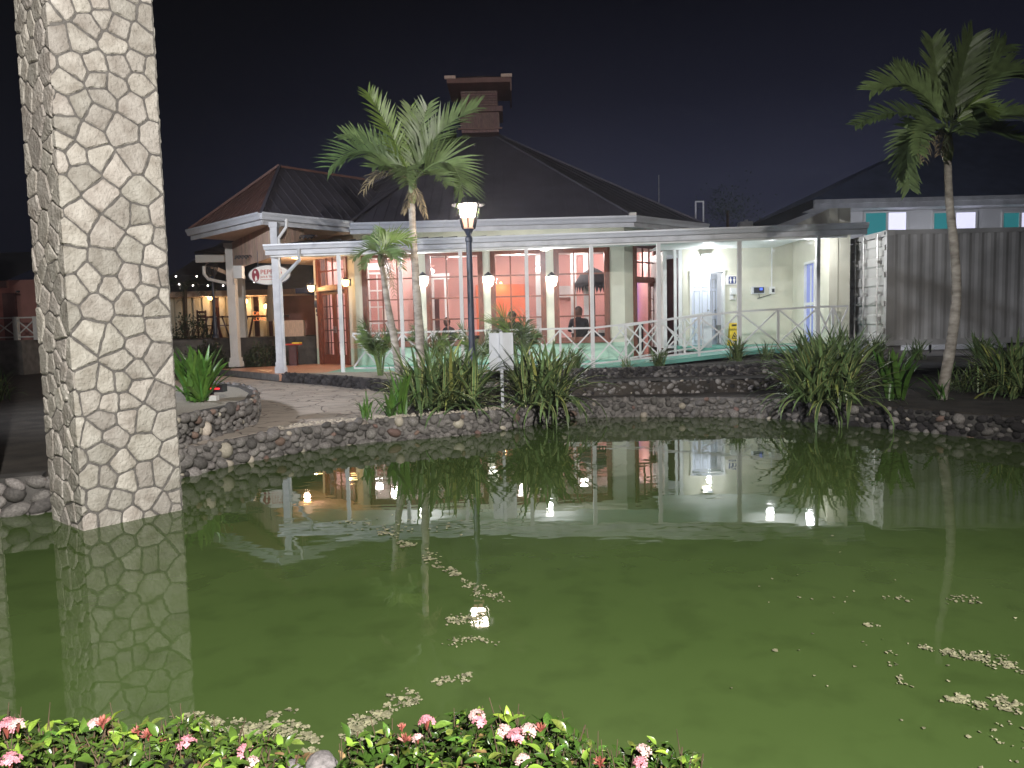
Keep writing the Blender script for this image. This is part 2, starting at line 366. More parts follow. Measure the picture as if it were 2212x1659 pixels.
ROCKS = {k: rockset([k]) for k in ('cobble','cobble_pale','cobble_red','lava')}
def stonewall(name, pts, z0, z1, size, label, seed, core='cement_dark', kinds=(('cobble',.93),('cobble_pale',.04),('cobble_red',.03)), back=.25, cap=300, jut=.03, lean=.0):
    """a wall along the polyline pts (seen side on its right-hand side), faced with separate stones"""
    rg = random.Random(seed)
    pts = [V((p[0],p[1],0)) for p in pts]
    root = empty(name, (pts[0].x, pts[0].y, z0), label, 'stone wall')
    inn = inward(pts, .03); bk = inward(pts, back)
    inn = inward(pts, .03); MB().prism([(p.x,p.y) for p in inn]+[(p.x,p.y) for p in bk[::-1]], z0, z1-.015).build('core', M[core], root)
    L = [0]
    for i in range(len(pts)-1): L.append(L[-1]+(pts[i+1]-pts[i]).length)
    def at(s):
        for i in range(len(pts)-1):
            if s <= L[i+1] or i == len(pts)-2:
                t = (pts[i+1]-pts[i]).normalized(); return pts[i]+t*(s-L[i]), t
    made = 0; extra = []; spots = []
    fails = 0
    while fails < 420 and len(spots) < 900:
        w = size*rg.choice((.55,.7,.85,1.0,1.15,1.4)); u = rg.uniform(0, L[-1]); v = rg.uniform(z0+.01, z1-w*.22)
        hw = w*rg.uniform(.62,.95)
        if all(((u-q[0])/((w+q[2])/2))**2+((v-q[1])/((hw+q[3])/2))**2 > .68 for q in spots): spots.append((u, v, w, hw)); fails = 0
        else: fails += 1
    spots.sort(key=lambda q: -q[2])
    for (s, z, w, hw) in spots:
        p, t = at(max(0, min(L[-1], s))); k = rg.random(); acc = 0
        for nm, pr in kinds:
            acc += pr
            if k <= acc: break
        sd = V((t.y, -t.x, 0)); c = p+sd*(jut*rg.uniform(.1,.9)-.035-lean*(z-z0)); c.z = z
        sc_ = (w*.56, min(w,hw)*rg.uniform(.6,.8), hw*.57)
        rot = (rg.uniform(-.2,.2), rg.uniform(-.6,.6), math.atan2(t.y, t.x)+rg.uniform(-.2,.2))
        me = rg.choice(ROCKS[nm])
        if made < cap: inst('stone', me, root, c, rot, sc_); made += 1
        else: extra.append((me, c, rot, sc_))
    if extra:
        mb = MB()
        from mathutils import Euler
        for me, c, rot, sc_ in extra:
            mt = Matrix.Translation(c) @ Euler(rot).to_matrix().to_4x4() @ Matrix.Diagonal((*sc_, 1))
            mb.add([mt @ v.co for v in me.vertices], [tuple(p.vertices) for p in me.polygons])
        mb.build('small_stones', M['cobble'], root, smooth=True, kind='stuff')
    return root
B = base
stonewall('cobble_wall', B[4:9], -.12, .31, .135, 'curved grey cobblestone edging along the path in front of the stone pillar', 1, core='cement')
stonewall('cobble_wall', B[8:15], -.12, .31, .125, 'grey rounded cobblestone wall at the pond below the striped plants and street lamp', 2, core='cement')
stonewall('cobble_wall', B[14:19], -.12, .31, .115, 'lowest cobble wall at the waterline between the two large striped clumps', 3, core='cement')
stonewall('cobble_wall', B[18:25], -.12, .29, .12, 'cobble edge of the pond under the right palm tree, black stones standing in for shade', 4, kinds=(('lava',.68),('cobble',.29),('cobble_pale',.015),('cobble_red',.015)))  # shaded cobbles: black stones mixed in for the darkness there
stonewall('cobble_wall', B[0:3], -.12, .34, .22, 'rough rock bank at the far left beside the stone pillar', 5, core='cement_dark', kinds=(('cobble',1),))
stonewall('cobble_wall', B[2:5], -.12, .30, .2, 'cobble bank at the waterline hidden behind the stone pillar', 6, kinds=(('cobble',1),))
# two upper tiers
def lin(pxs, Y): return [V((XY(p, Y), Y, 0)) for p in pxs]
t2 = lin([1130,1300,1500,1700,1900], 12.45); t3 = lin([1080,1240,1400,1560,1720,1900], 13.6)
stonewall('tier_wall', t2, .28, .51, .105, 'middle dark cobble terrace wall above the lowest pond wall', 7, kinds=(('cobble',.88),('cobble_pale',.05),('lava',.07)))
stonewall('tier_wall', t3, .45, .69, .09, 'upper rough black terrace wall just below the ramp', 8, kinds=(('lava',.8),('cobble',.2)))
MB().prism([(p.x,p.y) for p in t2]+[(p.x,p.y+.1) for p in t3[::-1]], .28, .495).build('terrace_soil', M['soil'], kind='structure')
xa, xb = t3[0].x, XY(2600, 13.8)
def slope(x, y): return .66-(y-13.7)*.085+(max(0, min(1, (x-3.4)/2.2))*.12 if y > 14 else 0)
MB().add([(xa,13.8,.665),(2.5,13.8,.665),(5.6,13.8,.66),(xb,13.8,.55),(xb,16.9,.55),(5.6,16.9,.60),(2.9,16.9,.42),(xa-.5,16.9,.40),(xa-.5,13.8,.5)],
         [(0,1,6,7),(1,2,5,6),(2,3,4,5),(0,7,8)]).build('terrace_bed', M['soil'], kind='structure')
# black lava wall by the path + gravel bed behind
lv = [G(x, y, .30) for x, y in [(612,826),(660,829),(720,834),(790,842),(860,850),(930,858),(1010,862)]]
stonewall('lava_wall', lv, .28, .53, .15, 'low jagged black lava rock kerb beside the path near the porch post', 9, kinds=(('lava',1),), jut=.06)
gb = [(p.x,p.y) for p in inward(lv, .15)]+[(XY(1240,13.5),13.5),(XY(1240,17.3),17.3),(XY(612,18.2),18.2)]
MB().prism(gb, .25, .47).build('gravel_bed', M['gravel'], kind='structure')
# round planter by the path
pl = [G(x, y, .30) for x, y in [(250,1000),(330,985),(395,967),(450,948),(510,932),(552,915),(560,893),(535,876),(480,866),(420,862)]]
stonewall('planter_wall', pl, .28, .64, .115, 'rounded dark cobble planter wall holding the tall green lily beside the pillar', 10, kinds=(('cobble',.9),('cobble_pale',.06),('cobble_red',.04)), back=.12, jut=.05)
MB().prism([(p.x,p.y) for p in inward(pl, .11)], .3, .60).build('planter_gravel', M['gravel'], kind='structure')
# loose rim of pale gravel at the wall top
rg = random.Random(5); mb = MB()
for i in range(900):
    t = rg.random(); k = 6.2+t*6.6; i0 = int(k); p = B[i0].lerp(B[i0+1], k-i0)
    q = inward([B[i0], B[i0+1]], 1)[0]-B[i0]; c = p+q*rg.uniform(.12,.45); s_ = rg.uniform(.008,.02)
    mb.lathe((c.x,c.y,.29), [(s_*.7,0),(s_,s_*.7),(s_*.4,s_*1.2)], 5, rg.random()*3)
mb.build('white_pebbles', M['cobble_pale'], label='loose pale pebbles along the top of the pond wall', cat='gravel', kind='stuff')

# ------------------------------------------------------------------ stone pillars
def clip(poly, nx, ny, d):
    out = []
    for i in range(len(poly)):
        a_, b_ = poly[i], poly[(i+1) % len(poly)]
        da = a_[0]*nx+a_[1]*ny-d; db = b_[0]*nx+b_[1]*ny-d
        if da <= 0: out.append(a_)
        if (da < 0 < db) or (db < 0 < da):
            t = da/(da-db); out.append((a_[0]+(b_[0]-a_[0])*t, a_[1]+(b_[1]-a_[1])*t))
    return out
def voronoi(u0, u1, v0, v1, sx_, sy_, seed, jit=.42):
    rg = random.Random(seed); pts = []
    ny = int((v1-v0)/sy_); nx = int(round((u1-u0)/sx_))
    rad = []; base_ = (sx_*sy_)**.5
    for _ in range(14000):
        p = (rg.uniform(u0,u1), rg.uniform(v0,v1)); r_ = base_*rg.choice((.42,.55,.75,.95,1.15))
        if all(math.hypot((p[0]-q[0])*1.0, p[1]-q[1]) > (r_+rq)/2*1.05 for q, rq in zip(pts, rad)): pts.append(p); rad.append(r_)
        if len(pts) >= 290: break
    cells = []
    for i, p in enumerate(pts):
        poly = [(u0,v0),(u1,v0),(u1,v1),(u0,v1)]
        for j, q in enumerate(pts):
            if i == j or abs(p[0]-q[0]) > 4*sx_ or abs(p[1]-q[1]) > 4*sy_: continue
            nx_, ny_ = q[0]-p[0], q[1]-p[1]
            poly = clip(poly, nx_, ny_, (nx_*(p[0]+q[0])+ny_*(p[1]+q[1]))/2)
            if not poly: break
        if poly and len(poly) > 2: cells.append(poly)
    return cells
def roundpoly(poly, gap, rg, open_u=None):
    n = len(poly); ar = sum(poly[i][0]*poly[(i+1)%n][1]-poly[(i+1)%n][0]*poly[i][1] for i in range(n))
    if ar < 0: poly = poly[::-1]
    for i in list(range(n)):                                    # shrink each side by half the joint
        a_, b_ = poly0[i] if False else poly[i % len(poly)], poly[(i+1) % len(poly)]
    sides = []
    for i in range(len(poly)):
        a_, b_ = poly[i], poly[(i+1) % len(poly)]; dx, dy = b_[0]-a_[0], b_[1]-a_[1]; L = math.hypot(dx, dy)
        if L < 1e-6: continue
        nx_, ny_ = dy/L, -dx/L
        g = gap*rg.uniform(.7,1.4)
        if open_u is not None and abs(a_[0]-open_u) < 1e-5 and abs(b_[0]-open_u) < 1e-5: g = 0
        sides.append((nx_, ny_, a_[0]*nx_+a_[1]*ny_-g))
    for s_ in sides: poly = clip(poly, *s_) if poly else poly
    if len(poly) < 3: return None
    out = []; n = len(poly)
    for i in range(n):
        p, q, r_ = poly[i-1], poly[i], poly[(i+1) % n]
        if open_u is not None and abs(q[0]-open_u) < 1e-5: out.append(q); continue
        l1 = math.hypot(p[0]-q[0], p[1]-q[1]); l2 = math.hypot(r_[0]-q[0], r_[1]-q[1])
        c1 = min(.2, .010/max(l1, 1e-4)); c2 = min(.2, .010/max(l2, 1e-4))
        out.append((q[0]+(p[0]-q[0])*c1, q[1]+(p[1]-q[1])*c1)); out.append((q[0]+(r_[0]-q[0])*c2, q[1]+(r_[1]-q[1])*c2))
    fin = []
    for i in range(len(out)):
        a_, b_ = out[i], out[(i+1) % len(out)]; fin.append(a_); L = math.hypot(b_[0]-a_[0], b_[1]-a_[1])
        if L > .05 and not (open_u is not None and abs(a_[0]-open_u) < 1e-5 and abs(b_[0]-open_u) < 1e-5):
            k = max(1, int(L/.05)); nx_, ny_ = (b_[1]-a_[1])/L, -(b_[0]-a_[0])/L
            for j in range(1, k+1):
                t = j/(k+1); e_ = rg.uniform(-.0055,.0035); fin.append((a_[0]+(b_[0]-a_[0])*t+nx_*e_, a_[1]+(b_[1]-a_[1])*t+ny_*e_))
    return fin
def extr(mb, poly, fr, d0, d1, rg, open_u=None):
    """fr(u,v,d) -> world; bevelled slab"""
    n = len(poly); cx = sum(p[0] for p in poly)/n; cy = sum(p[1] for p in poly)/n
    inner = []
    for p in poly:
        dx, dy = cx-p[0], cy-p[1]; L = math.hypot(dx, dy) or 1; k = min(.010, L*.4)
        if open_u is not None and abs(p[0]-open_u) < 1e-5: inner.append((p[0], p[1]+ (dy/L)*k)); continue
        inner.append((p[0]+dx/L*k, p[1]+dy/L*k))
    v = [fr(p[0], p[1], d0) for p in poly]+[fr(p[0], p[1], d1-.008) for p in poly]+[fr(p[0], p[1], d1+rg.uniform(-.0015,.002)) for p in inner]+[fr(cx, cy, d1+rg.uniform(.0,.008))]
    f = [(i,(i+1)%n,(i+1)%n+n,i+n) for i in range(n)]+[(i+n,(i+1)%n+n,(i+1)%n+2*n,i+2*n) for i in range(n)]+[(i+2*n,(i+1)%n+2*n,3*n) for i in range(n)]
    mb.add(v, f)
def stone_pillar(corner, pl_, pr_, ztop, label, seed, parts=True, zb=-.35):
    c = V((corner.x, corner.y, 0)); a_ = V((pr_.x, pr_.y, 0))-c; wr = a_.length-.015; dr = a_.normalized()
    dl = V((-dr.y, dr.x, 0)); wl = (V((pl_.x, pl_.y, 0))-c).length-.015; c = c+(dr+dl)*.011
    root = empty('stone_pillar', (c.x, c.y, 0), label, 'pillar')
    nr = V((dr.y, -dr.x, 0)); nl = V((dl.y, -dl.x, 0))*-1
    if nl.dot(c-(c+dl*wl/2+dr*wr/2)) < 0: nl = -nl
    core = MB(); core.obox(c, dr, dl, V((0,0,1)), (0,0,zb), (wr,wl,ztop)); core.build('mortar_core', M['mortar'], root)
    def frR(u, v, d): return c+dr*u+nr*d+V((0,0,v))
    def frL(u, v, d): return c+dl*(-u)+nl*d+V((0,0,v))
    rg = random.Random(seed)
    cells = voronoi(-wl, wr, zb, ztop, .238, .250, seed, .5)
    T = .011
    # the mortar core is flush; stones stand proud of it, so corner stones wrap by meeting on both faces
    allmb = MB()
    for poly in cells:
        mb = MB()
        R_ = clip(poly, -1, 0, 0); L_ = clip(poly, 1, 0, 0)
        wraps = any(p[0] < -.015 for p in poly) and any(p[0] > .015 for p in poly)
        # a stone that barely crosses the corner is kept on its bigger side
        for side, pg in (('R', R_), ('L', L_)):
            if len(pg) < 3: continue
            ex = max(abs(p[0]) for p in pg)
            if ex < .02: continue
            rp = roundpoly(pg, .0072, rg, 0.0)
            if not rp: continue
            if side == 'R': extr(mb, rp, lambda u, v, d: frR(u-(T if abs(u) < 1e-5 else 0)*(max(d,0)/T if d > 0 else 0), v, d), -.01, T*rg.uniform(.8,1.15) if not any(abs(p[0])<1e-5 for p in rp) else T, rg, 0.0)
            else: extr(mb, rp, lambda u, v, d: frL(u+(T if abs(u) < 1e-5 else 0)*(max(d,0)/T if d > 0 else 0), v, d), -.01, T*rg.uniform(.6,1.5) if not any(abs(p[0])<1e-5 for p in rp) else T, rg, 0.0)
        if mb.v:
            if parts: mb.build('stone', M['lime'], root)
            else: allmb.add(mb.v, mb.f)
    # the two far sides
    c2 = c+dr*wr+dl*wl; bmb = MB()
    for poly in voronoi(-wr, wl, zb, ztop, .2, .22, seed+50):
        for side, pg in (('R', clip(poly, -1, 0, 0)), ('L', clip(poly, 1, 0, 0))):
            if len(pg) < 3 or max(abs(p[0]) for p in pg) < .02: continue
            rp = roundpoly(pg, .0085, rg, 0.0)
            if not rp: continue
            if side == 'R': extr(bmb, rp, lambda u, v, d: c2-dl*u-nl*0+(dr*d)+V((0,0,v)), -.01, T, rg, 0.0)
            else: extr(bmb, rp, lambda u, v, d: c2+dr*u+dl*d+V((0,0,v)), -.01, T, rg, 0.0)
    if not parts: bmb.add(allmb.v, allmb.f)
    bmb.build('far_side_stones', M['lime'], root, kind='stuff')
    return root
PC, PLc, PRc = G(180,1147,0), G(100,1122,0), G(397,1101,0)
stone_pillar(PC, PLc, PRc, 4.9, 'tall square pillar of pale irregular limestone standing in the pond', 11)
off = G(-262,1168,0)-PC
stone_pillar(PC+off, PLc+off, PRc+off, 4.9, 'second limestone pillar beyond the left edge, seen only as a reflection', 12, parts=False)

# ------------------------------------------------------------------ restaurant building
zD, YW = .45, 21.5
LX0, LX1 = XY(770, YW), XY(1350, YW)
FC = V((LX0, YW, 0)); FD = V((LX1, YW, 0))
a45 = math.sqrt(.5)
d1 = V((-a45, a45, 0)); d2 = V((a45, a45, 0))
rest = empty('restaurant', (0, 22, .45), 'cream restaurant with large mahogany windows under a brown hipped roof', 'building')
def wallseg(mb, p, q, z0, z1, opens, th=.2, inner=1):
    """wall from p to q, outer face on the line, openings (u0,u1,v0,v1)"""
    p = V(p); q = V(q); t = (q-p); L = t.length; t.normalize(); nrm = V((-t.y, t.x, 0))*inner; Z = V((0,0,1))
    us = sorted(opens); u = 0
    for (u0, u1, v0, v1) in us:
        if u0 > u+.001: mb.obox(p, t, nrm, Z, (u,0,z0), (u0,th,z1))
        if v0 > z0+.001: mb.obox(p, t, nrm, Z, (u0,0,z0), (u1,th,v0))
        if v1 < z1-.001: mb.obox(p, t, nrm, Z, (u0,0,v1), (u1,th,z1))
        u = u1
    if u < L-.001: mb.obox(p, t, nrm, Z, (u,0,z0), (L,th,z1))
WPX = [(786,905),(923,1046),(1062,1181),(1198,1318)]
wz0, wz1 = 0.975, 3.70
wops = [(XY(a_, YW)-LX0, XY(b_, YW)-LX0, wz0, wz1) for a_, b_ in WPX]
wm = MB(); wallseg(wm, FC, FD, .95, 4.25, [(a_, b_, wz0, c_) for a_, b_, z_, c_ in wops])
dops = [(.30, 1.95, zD+.02, 3.86)]
F0 = FC+d1*2.25; F3 = FD+d2*2.25
wallseg(wm, F0, FC, .95, 4.25, [(.22, 1.90, .95, 3.86)])
wallseg(wm, FD, F3, .95, 4.25, [(.42, 2.10, .95, 3.86)])
wallseg(wm, F0+V((0,8,0)), F0, .95, 4.25, []); wallseg(wm, F3, F3+V((0,8,0)), .95, 4.25, [])
wallseg(wm, F3+V((0,8,0)), F0+V((0,8,0)), .95, 4.25, [])
wm.build('wall', M['cream'], rest)
wm = MB(); wallseg(wm, FC, FD, .2, .95, []); wallseg(wm, F0, FC, .2, .95, [(.22, 1.90, .2, .95)]); wallseg(wm, FD, F3, .2, .95, [(.42, 2.10, .2, .95)])
wallseg(wm, F0+V((0,8,0)), F0, .2, .95, []); wallseg(wm, F3, F3+V((0,8,0)), .2, .95, [])
wm.build('lower_wall', M['mint'], rest)
def framed(p, t, nrm, u0, u1, v0, v1, cols, rows, parent, name='window', fw=.15, mw=.042, depth=.09, material='mahog', out=.05, sill=True):
    """a framed opening with its bars and panes: name > frame, bars, pane"""
    Z = V((0,0,1)); f = MB()
    f.obox(p, t, nrm, Z, (u0,-out,v0), (u0+fw,depth,v1)); f.obox(p, t, nrm, Z, (u1-fw,-out,v0), (u1,depth,v1))
    f.obox(p, t, nrm, Z, (u0+fw,-out+.004,v1-fw), (u1-fw,depth,v1)); f.obox(p, t, nrm, Z, (u0+fw,-out+.004,v0), (u1-fw,depth,v0+fw*.8))
    root = f.build(name, M[material], parent)
    if fw > .08:
        for k in (.030, .070):                 # stepped moulding
            for uu_ in (u0+k, u1-k-.014):
                mo = MB().obox(p, t, nrm, Z, (uu_,-out-.016,v0+.02), (uu_+.014,-out,v1-.02)).build('moulding', M[material], root); mo.location = (0,0,0)
    iu0, iu1, iv0, iv1 = u0+fw, u1-fw, v0+fw*.8, v1-fw
    for c in range(1, cols):
        u = iu0+(iu1-iu0)*c/cols; b = MB().obox(p, t, nrm, Z, (u-mw/2,.0,iv0), (u+mw/2,.04,iv1)).build('glazing_bar', M[material], root); b.location = (0,0,0)
    for r_ in range(1, rows):
        v = iv0+(iv1-iv0)*r_/rows; b = MB().obox(p, t, nrm, Z, (iu0,.004,v-mw/2), (iu1,.036,v+mw/2)).build('glazing_bar', M[material], root); b.location = (0,0,0)
    for c in range(cols):
        for r_ in range(rows):
            ua, ub = iu0+(iu1-iu0)*c/cols, iu0+(iu1-iu0)*(c+1)/cols; va, vb = iv0+(iv1-iv0)*r_/rows, iv0+(iv1-iv0)*(r_+1)/rows
            b = MB().obox(p, t, nrm, Z, (ua+.012,.016,va+.012), (ub-.012,.022,vb-.012)).build('pane', M['glass'], root); b.location = (0,0,0)
    if sill:
        b = MB().obox(p, t, nrm, Z, (u0-.05,-out-.06,v0-.05), (u1+.05,.02,v0-.002)).build('sill', M[material], root); b.location = (0,0,0)
    return root
X1 = V((1,0,0)); Y1 = V((0,1,0))
for i, (u0, u1, v0, v1) in enumerate(wops):
    framed(FC, X1, Y1, u0, u1, v0+.03, v1 if i else v1-.02, 3, 4, rest)
def french(p, q, u0, u1, parent, zb, zt, open_leaf=False, dark=False):
    p = V(p); t = (q-p).normalized(); nrm = V((-t.y, t.x, 0)); Z = V((0,0,1)); ztr = zb+2.22
    # casing
    c = MB(); c.obox(p, t, nrm, Z, (u0,-.06,zb), (u0+.12,.2,zt)); c.obox(p, t, nrm, Z, (u1-.12,-.06,zb), (u1,.2,zt))
    c.obox(p, t, nrm, Z, (u0+.12,-.055,zt-.10), (u1-.12,.2,zt)); c.obox(p, t, nrm, Z, (u0+.1,-.08,ztr), (u1-.1,.15,ztr+.12))
    c.build('door_casing', M['mahog'], parent)
    framed(p, t, nrm, u0+.125, u1-.125, ztr+.125, zt-.105, 4, 2, parent, 'transom_window', fw=.06, out=.0, depth=.06, sill=False)
    mid = (u0+u1)/2
    for k, (a_, b_) in enumerate(((u0+.125, mid-.004), (mid+.004, u1-.125))):
        if open_leaf and k == 0: continue
        leaf = MB(); leaf.obox(p, t, nrm, Z, (a_,.02,zb+.01), (a_+.1,.07,ztr-.005)); leaf.obox(p, t, nrm, Z, (b_-.1,.02,zb+.01), (b_,.07,ztr-.005))
        leaf.obox(p, t, nrm, Z, (a_+.1,.022,ztr-.11), (b_-.1,.068,ztr-.005)); leaf.obox(p, t, nrm, Z, (a_+.1,.022,zb+.01), (b_-.1,.068,zb+.30))
        r_ = leaf.build('door', M['mahogd'] if dark else M['mahog'], parent)
        ia, ib, va, vb = a_+.1, b_-.1, zb+.30, ztr-.11
        br = MB()
        for cc in (1,2): u = ia+(ib-ia)*cc/3; br.obox(p, t, nrm, Z, (u-.012,.03,va), (u+.012,.06,vb))
        for rr in range(1,5): v = va+(vb-va)*rr/5; br.obox(p, t, nrm, Z, (ia,.033,v-.012), (ib,.057,v+.012))
        o = br.build('glazing_bars', M['mahogd'], r_); o.location = (0,0,0)
        o = MB().obox(p, t, nrm, Z, (ia,.042,va), (ib,.048,vb)).build('pane', M['glass'], r_); o.location = (0,0,0)
        hu = b_-.05 if k == 0 else a_+.05
        hh = MB().obox(p, t, nrm, Z, (hu-.02,.005,zb+.95), (hu+.02,.02,zb+1.15)); hh.obox(p, t, nrm, Z, (hu-.06,-.03,zb+1.04), (hu+.02,-.01,zb+1.07))
        o = hh.build('handle', M['steel'], r_); o.location = (0,0,0)
french(F0, FC, .22, 1.90, rest, zD+.01, 3.86)
french(FD, F3, .42, 2.10, rest, zD+.01, 3.86, open_leaf=True)
# open leaf of the right hand door, swung outward flat and dark
pj = FD+d2*2.10+V((a45,-a45,0))*.02
o = MB(); o.obox(pj, V((0.35,-.94,0)).normalized(), V((.94,.35,0)).normalized(), V((0,0,1)), (0,0,zD+.03), (.62,.045,3.75)); o.build('door', M['mahogd'], rest, label='dark outward-swung door leaf')
# downpipe and pilaster right of that door
for px_, w in ((1457,.07),(1468,.10)):
    x = XY(px_, 21.15); MB().box((x-w/2,21.0,.5),(x+w/2,21.0+w,4.1)).build('pipe', M['white'], rest)
# interior: floor, ceiling, partition walls
ir = [(LX0+.15, YW+.15),(LX1-.15, YW+.15),(F3.x-.15, F3.y+.1),(F3.x-.15, 28.2),(F0.x+.15, 28.2),(F0.x+.15, F0.y+.1)]
MB().prism(ir, .2, .452).build('interior_floor', M['floorin'], rest)
MB().prism(ir, 3.95, 4.1).build('interior_ceiling', M['ceil'], rest)
iw = MB(); iw.box((F0.x+.2,26.5,.45),(F3.x-.2,26.65,3.95)); iw.box((F0.x+.2,23.4,.45),(F0.x+.35,26.4,3.95)); iw.box((F3.x-.4,23.4,.45),(F3.x-.25,26.5,3.95))
xp = XY(1046, 25.0); iw.box((XY(842,24.2),24.2,.45),(XY(900,24.2),24.35,3.95))
iw.build('interior_wall', M['pinkwall'], rest)
MB().box((XY(1030,26.3),26.2,.45),(XY(1135,26.3),26.48,2.95)).build('orange_niche_wall', M['orangewall'], rest)
# cased white opening, white column inside, white cabinet
def white_casing(px0, px1, Y, zt, name):
    x0, x1 = XY(px0, Y), XY(px1, Y); c = MB()
    c.box((x0-.12,Y-.04,.45),(x0,Y+.1,zt)); c.box((x1,Y-.04,.45),(x1+.12,Y+.1,zt)); c.box((x0-.18,Y-.05,zt),(x1+.18,Y+.1,zt+.2))
    return c.build(name, M['white'], rest)
white_casing(800, 836, 24.1, 3.4, 'inner_door_casing')
framed(V((XY(798,24.0),24.0,0)), X1, Y1, 0, XY(838,24)-XY(798,24), .6, 3.3, 2, 5, rest, 'inner_window', fw=.05, material='white', sill=False)
white_casing(940, 962, 25.0, 3.1, 'inner_doorway_casing')
MB().box((XY(938,25),24.99,.45),(XY(950,25),25.05,2.5)).build('inner_dark_door', M['mahogd'], rest)
for px_ in (1165, 1240, 1268):
    x = XY(px_, 24.5); MB().box((x-.09,24.4,.45),(x+.09,24.58,3.95)).build('interior_column', M['white'], rest)
MB().box((F0.x+.4,23.6,3.72),(F3.x-.4,23.8,3.95)).build('ceiling_beam', M['ceil'], rest)
MB().box((XY(1205,26),26.25,2.45),(XY(1245,26),26.49,2.85)).build('white_wall_cabinet', M['white'], rest)
MB().box((XY(828,24),23.9,1.75),(XY(842,24),23.95,2.15)).build('notice', M['signwhite'], rest)

# roof of the restaurant
apex = V((-.9, 27.2, 8.60))
E = [A(755,487,20.5), A(1370,470,20.4), A(1523,489,22.5)]
E = [V((p.x,p.y,4.38)) for p in E]
eav = [V((-7.2,22.9,4.38)), E[0], E[1], E[2], V((6.3,31.5,4.38)), V((-8.2,31.5,4.38))]
rf = MB()
for i in range(6): rf.add([eav[i], eav[(i+1)%6], apex], [(0,1,2)])
rf.build('roof', M['roof'], rest)
for i in range(4):
    MB().beam(eav[i]+V((0,0,.03)), apex+V((0,0,.04)), .14, .05).build('ridge_cap', M['roof'], rest)
def ribs(p, q, top, n, parent, material, h=.035, name='roof_rib', top2=None, w=.04):
    """standing ribs running up a roof plane from eave p-q; each stops at the hips"""
    t = (q-p); nrm = t.cross((top-p)).normalized()
    if nrm.z < 0: nrm = -nrm
    up_ = nrm.cross(t.normalized()); up_ = up_ if up_.z > 0 else -up_
    ua = (top-p).dot(t.normalized()); H = (top-p).dot(up_); ub = (top2-p).dot(t.normalized()) if top2 is not None else ua
    for i in range(1, n):
        u = t.length*i/n
        L = H*min(1, u/max(ua, 1e-3)) if u < ua else (H if u <= ub else H*(t.length-u)/max(t.length-ub, 1e-3))
        if L < .15: continue
        s_ = p+t.normalized()*u+nrm*.01; MB().beam(s_, s_+up_*L, w, h, nrm).build(name, material, parent)
for i, n in ((0,9),(1,26),(2,9)): ribs(eav[i], eav[i+1], apex, n, rest, M['roof'], h=.012, w=.03)
def gutter(pts, parent, z, h=.17, d=.13, name='gutter', material='gutter'):
    for i in range(len(pts)-1):
        p, q = V((pts[i].x,pts[i].y,z)), V((pts[i+1].x,pts[i+1].y,z)); t = (q-p).normalized(); o = V((t.y,-t.x,0)); Lh = (q-p).length
        g = MB(); Z = V((0,0,1))
        prof = [(0,-h),(-d*.55,-h),(-d*.75,-h*.55),(-d,-h*.25),(-d,0),(-d*.9,0),(-d*.9,-.02),(0,-.02)]
        vs_ = []
        for s_ in (-d*.35 if i else 0, Lh+d*.35 if i < len(pts)-2 else Lh):
            for (a_, b_) in prof: vs_.append(p+t*s_+o*(-a_)+Z*b_)
        n = len(prof); g.add(vs_, [tuple(range(n)), tuple(range(n,2*n))[::-1]]+[(k,k+n,(k+1)%n+n,(k+1)%n) for k in range(n)])
        g.build(name, M[material], parent)
        MB().obox(p-o*.03, t, o, Z, (0,-.02,-h-.12), (Lh,.015,-.03)).build('fascia_board', M['whitedirt'], parent)
gutter(eav[1:5], rest, 4.39)
sf = MB(); sf.prism([(eav[0].x,eav[0].y),(E[0].x,E[0].y+.05),(E[1].x,E[1].y+.05),(E[2].x-.05,E[2].y),(eav[4].x-.1,eav[4].y),(eav[5].x,eav[5].y)], 4.24, 4.27)
sf.build('soffit', M['whitedirt'], rest)
# cupola
cx_, cy_ = -.87, 26.4
cz = lambda y: A(1050, y, 25.7).z
cup = MB(); cup.box((cx_-.63,25.75,cz(285)),(cx_+.63,27.0,cz(242))); cup_o = cup.build('cupola', M['louvre'], rest)
for k in range(14):
    x = cx_-.62+k*(1.24/13); b = MB().box((x-.038,25.725,cz(276)),(x+.038,25.75,cz(243))).build('slat', M['louvre'], cup_o); b.location = (0,0,0)
def cupart(nm, a_, b_, mt): b = MB().box(a_, b_).build(nm, M[mt], cup_o); b.location = (0,0,0)
cupart('ledge', (cx_-.78,25.6,cz(242)), (cx_+.78,27.1,cz(231)), 'louvre')
cupart('upper_box', (cx_-.62,25.72,cz(231)), (cx_+.62,27.0,cz(196)), 'mahogd')
for k in range(6):
    z = cz(228)+k*(cz(198)-cz(228))/5.5; cupart('louvre_blade', (cx_-.60,25.68,z), (cx_+.60,25.72,z+.06), 'louvre')
cupart('base_flashing', (cx_-.75,25.66,cz(279)), (cx_+.75,25.74,cz(276)), 'roofcap')
zt = cz(186); b = MB().add([(cx_-1.05,25.3,zt),(cx_+1.05,25.3,zt),(cx_+1.05,27.4,zt),(cx_-1.05,27.4,zt),(cx_-1.05,25.3,zt+.16),(cx_+1.05,25.3,zt+.16),(cx_+1.05,27.4,zt+.16),(cx_-1.05,27.4,zt+.16),(cx_,26.35,zt+.55)],
    [(0,3,2,1),(0,1,5,4),(1,2,6,5),(2,3,7,6),(3,0,4,7),(4,5,8),(5,6,8),(6,7,8),(7,4,8)]).build('cupola_roof', M['roofcap'], cup_o); b.location = (0,0,0)
cupart('fascia_end', (cx_+1.05,25.25,zt-.30), (cx_+1.10,27.3,zt+.20), 'louvre')
cupart('fascia_tip', (cx_-1.12,25.22,zt+.12), (cx_-.75,25.29,zt+.22), 'board'); cupart('fascia_tip', (cx_+.75,25.22,zt+.14), (cx_+1.12,25.29,zt+.24), 'board')

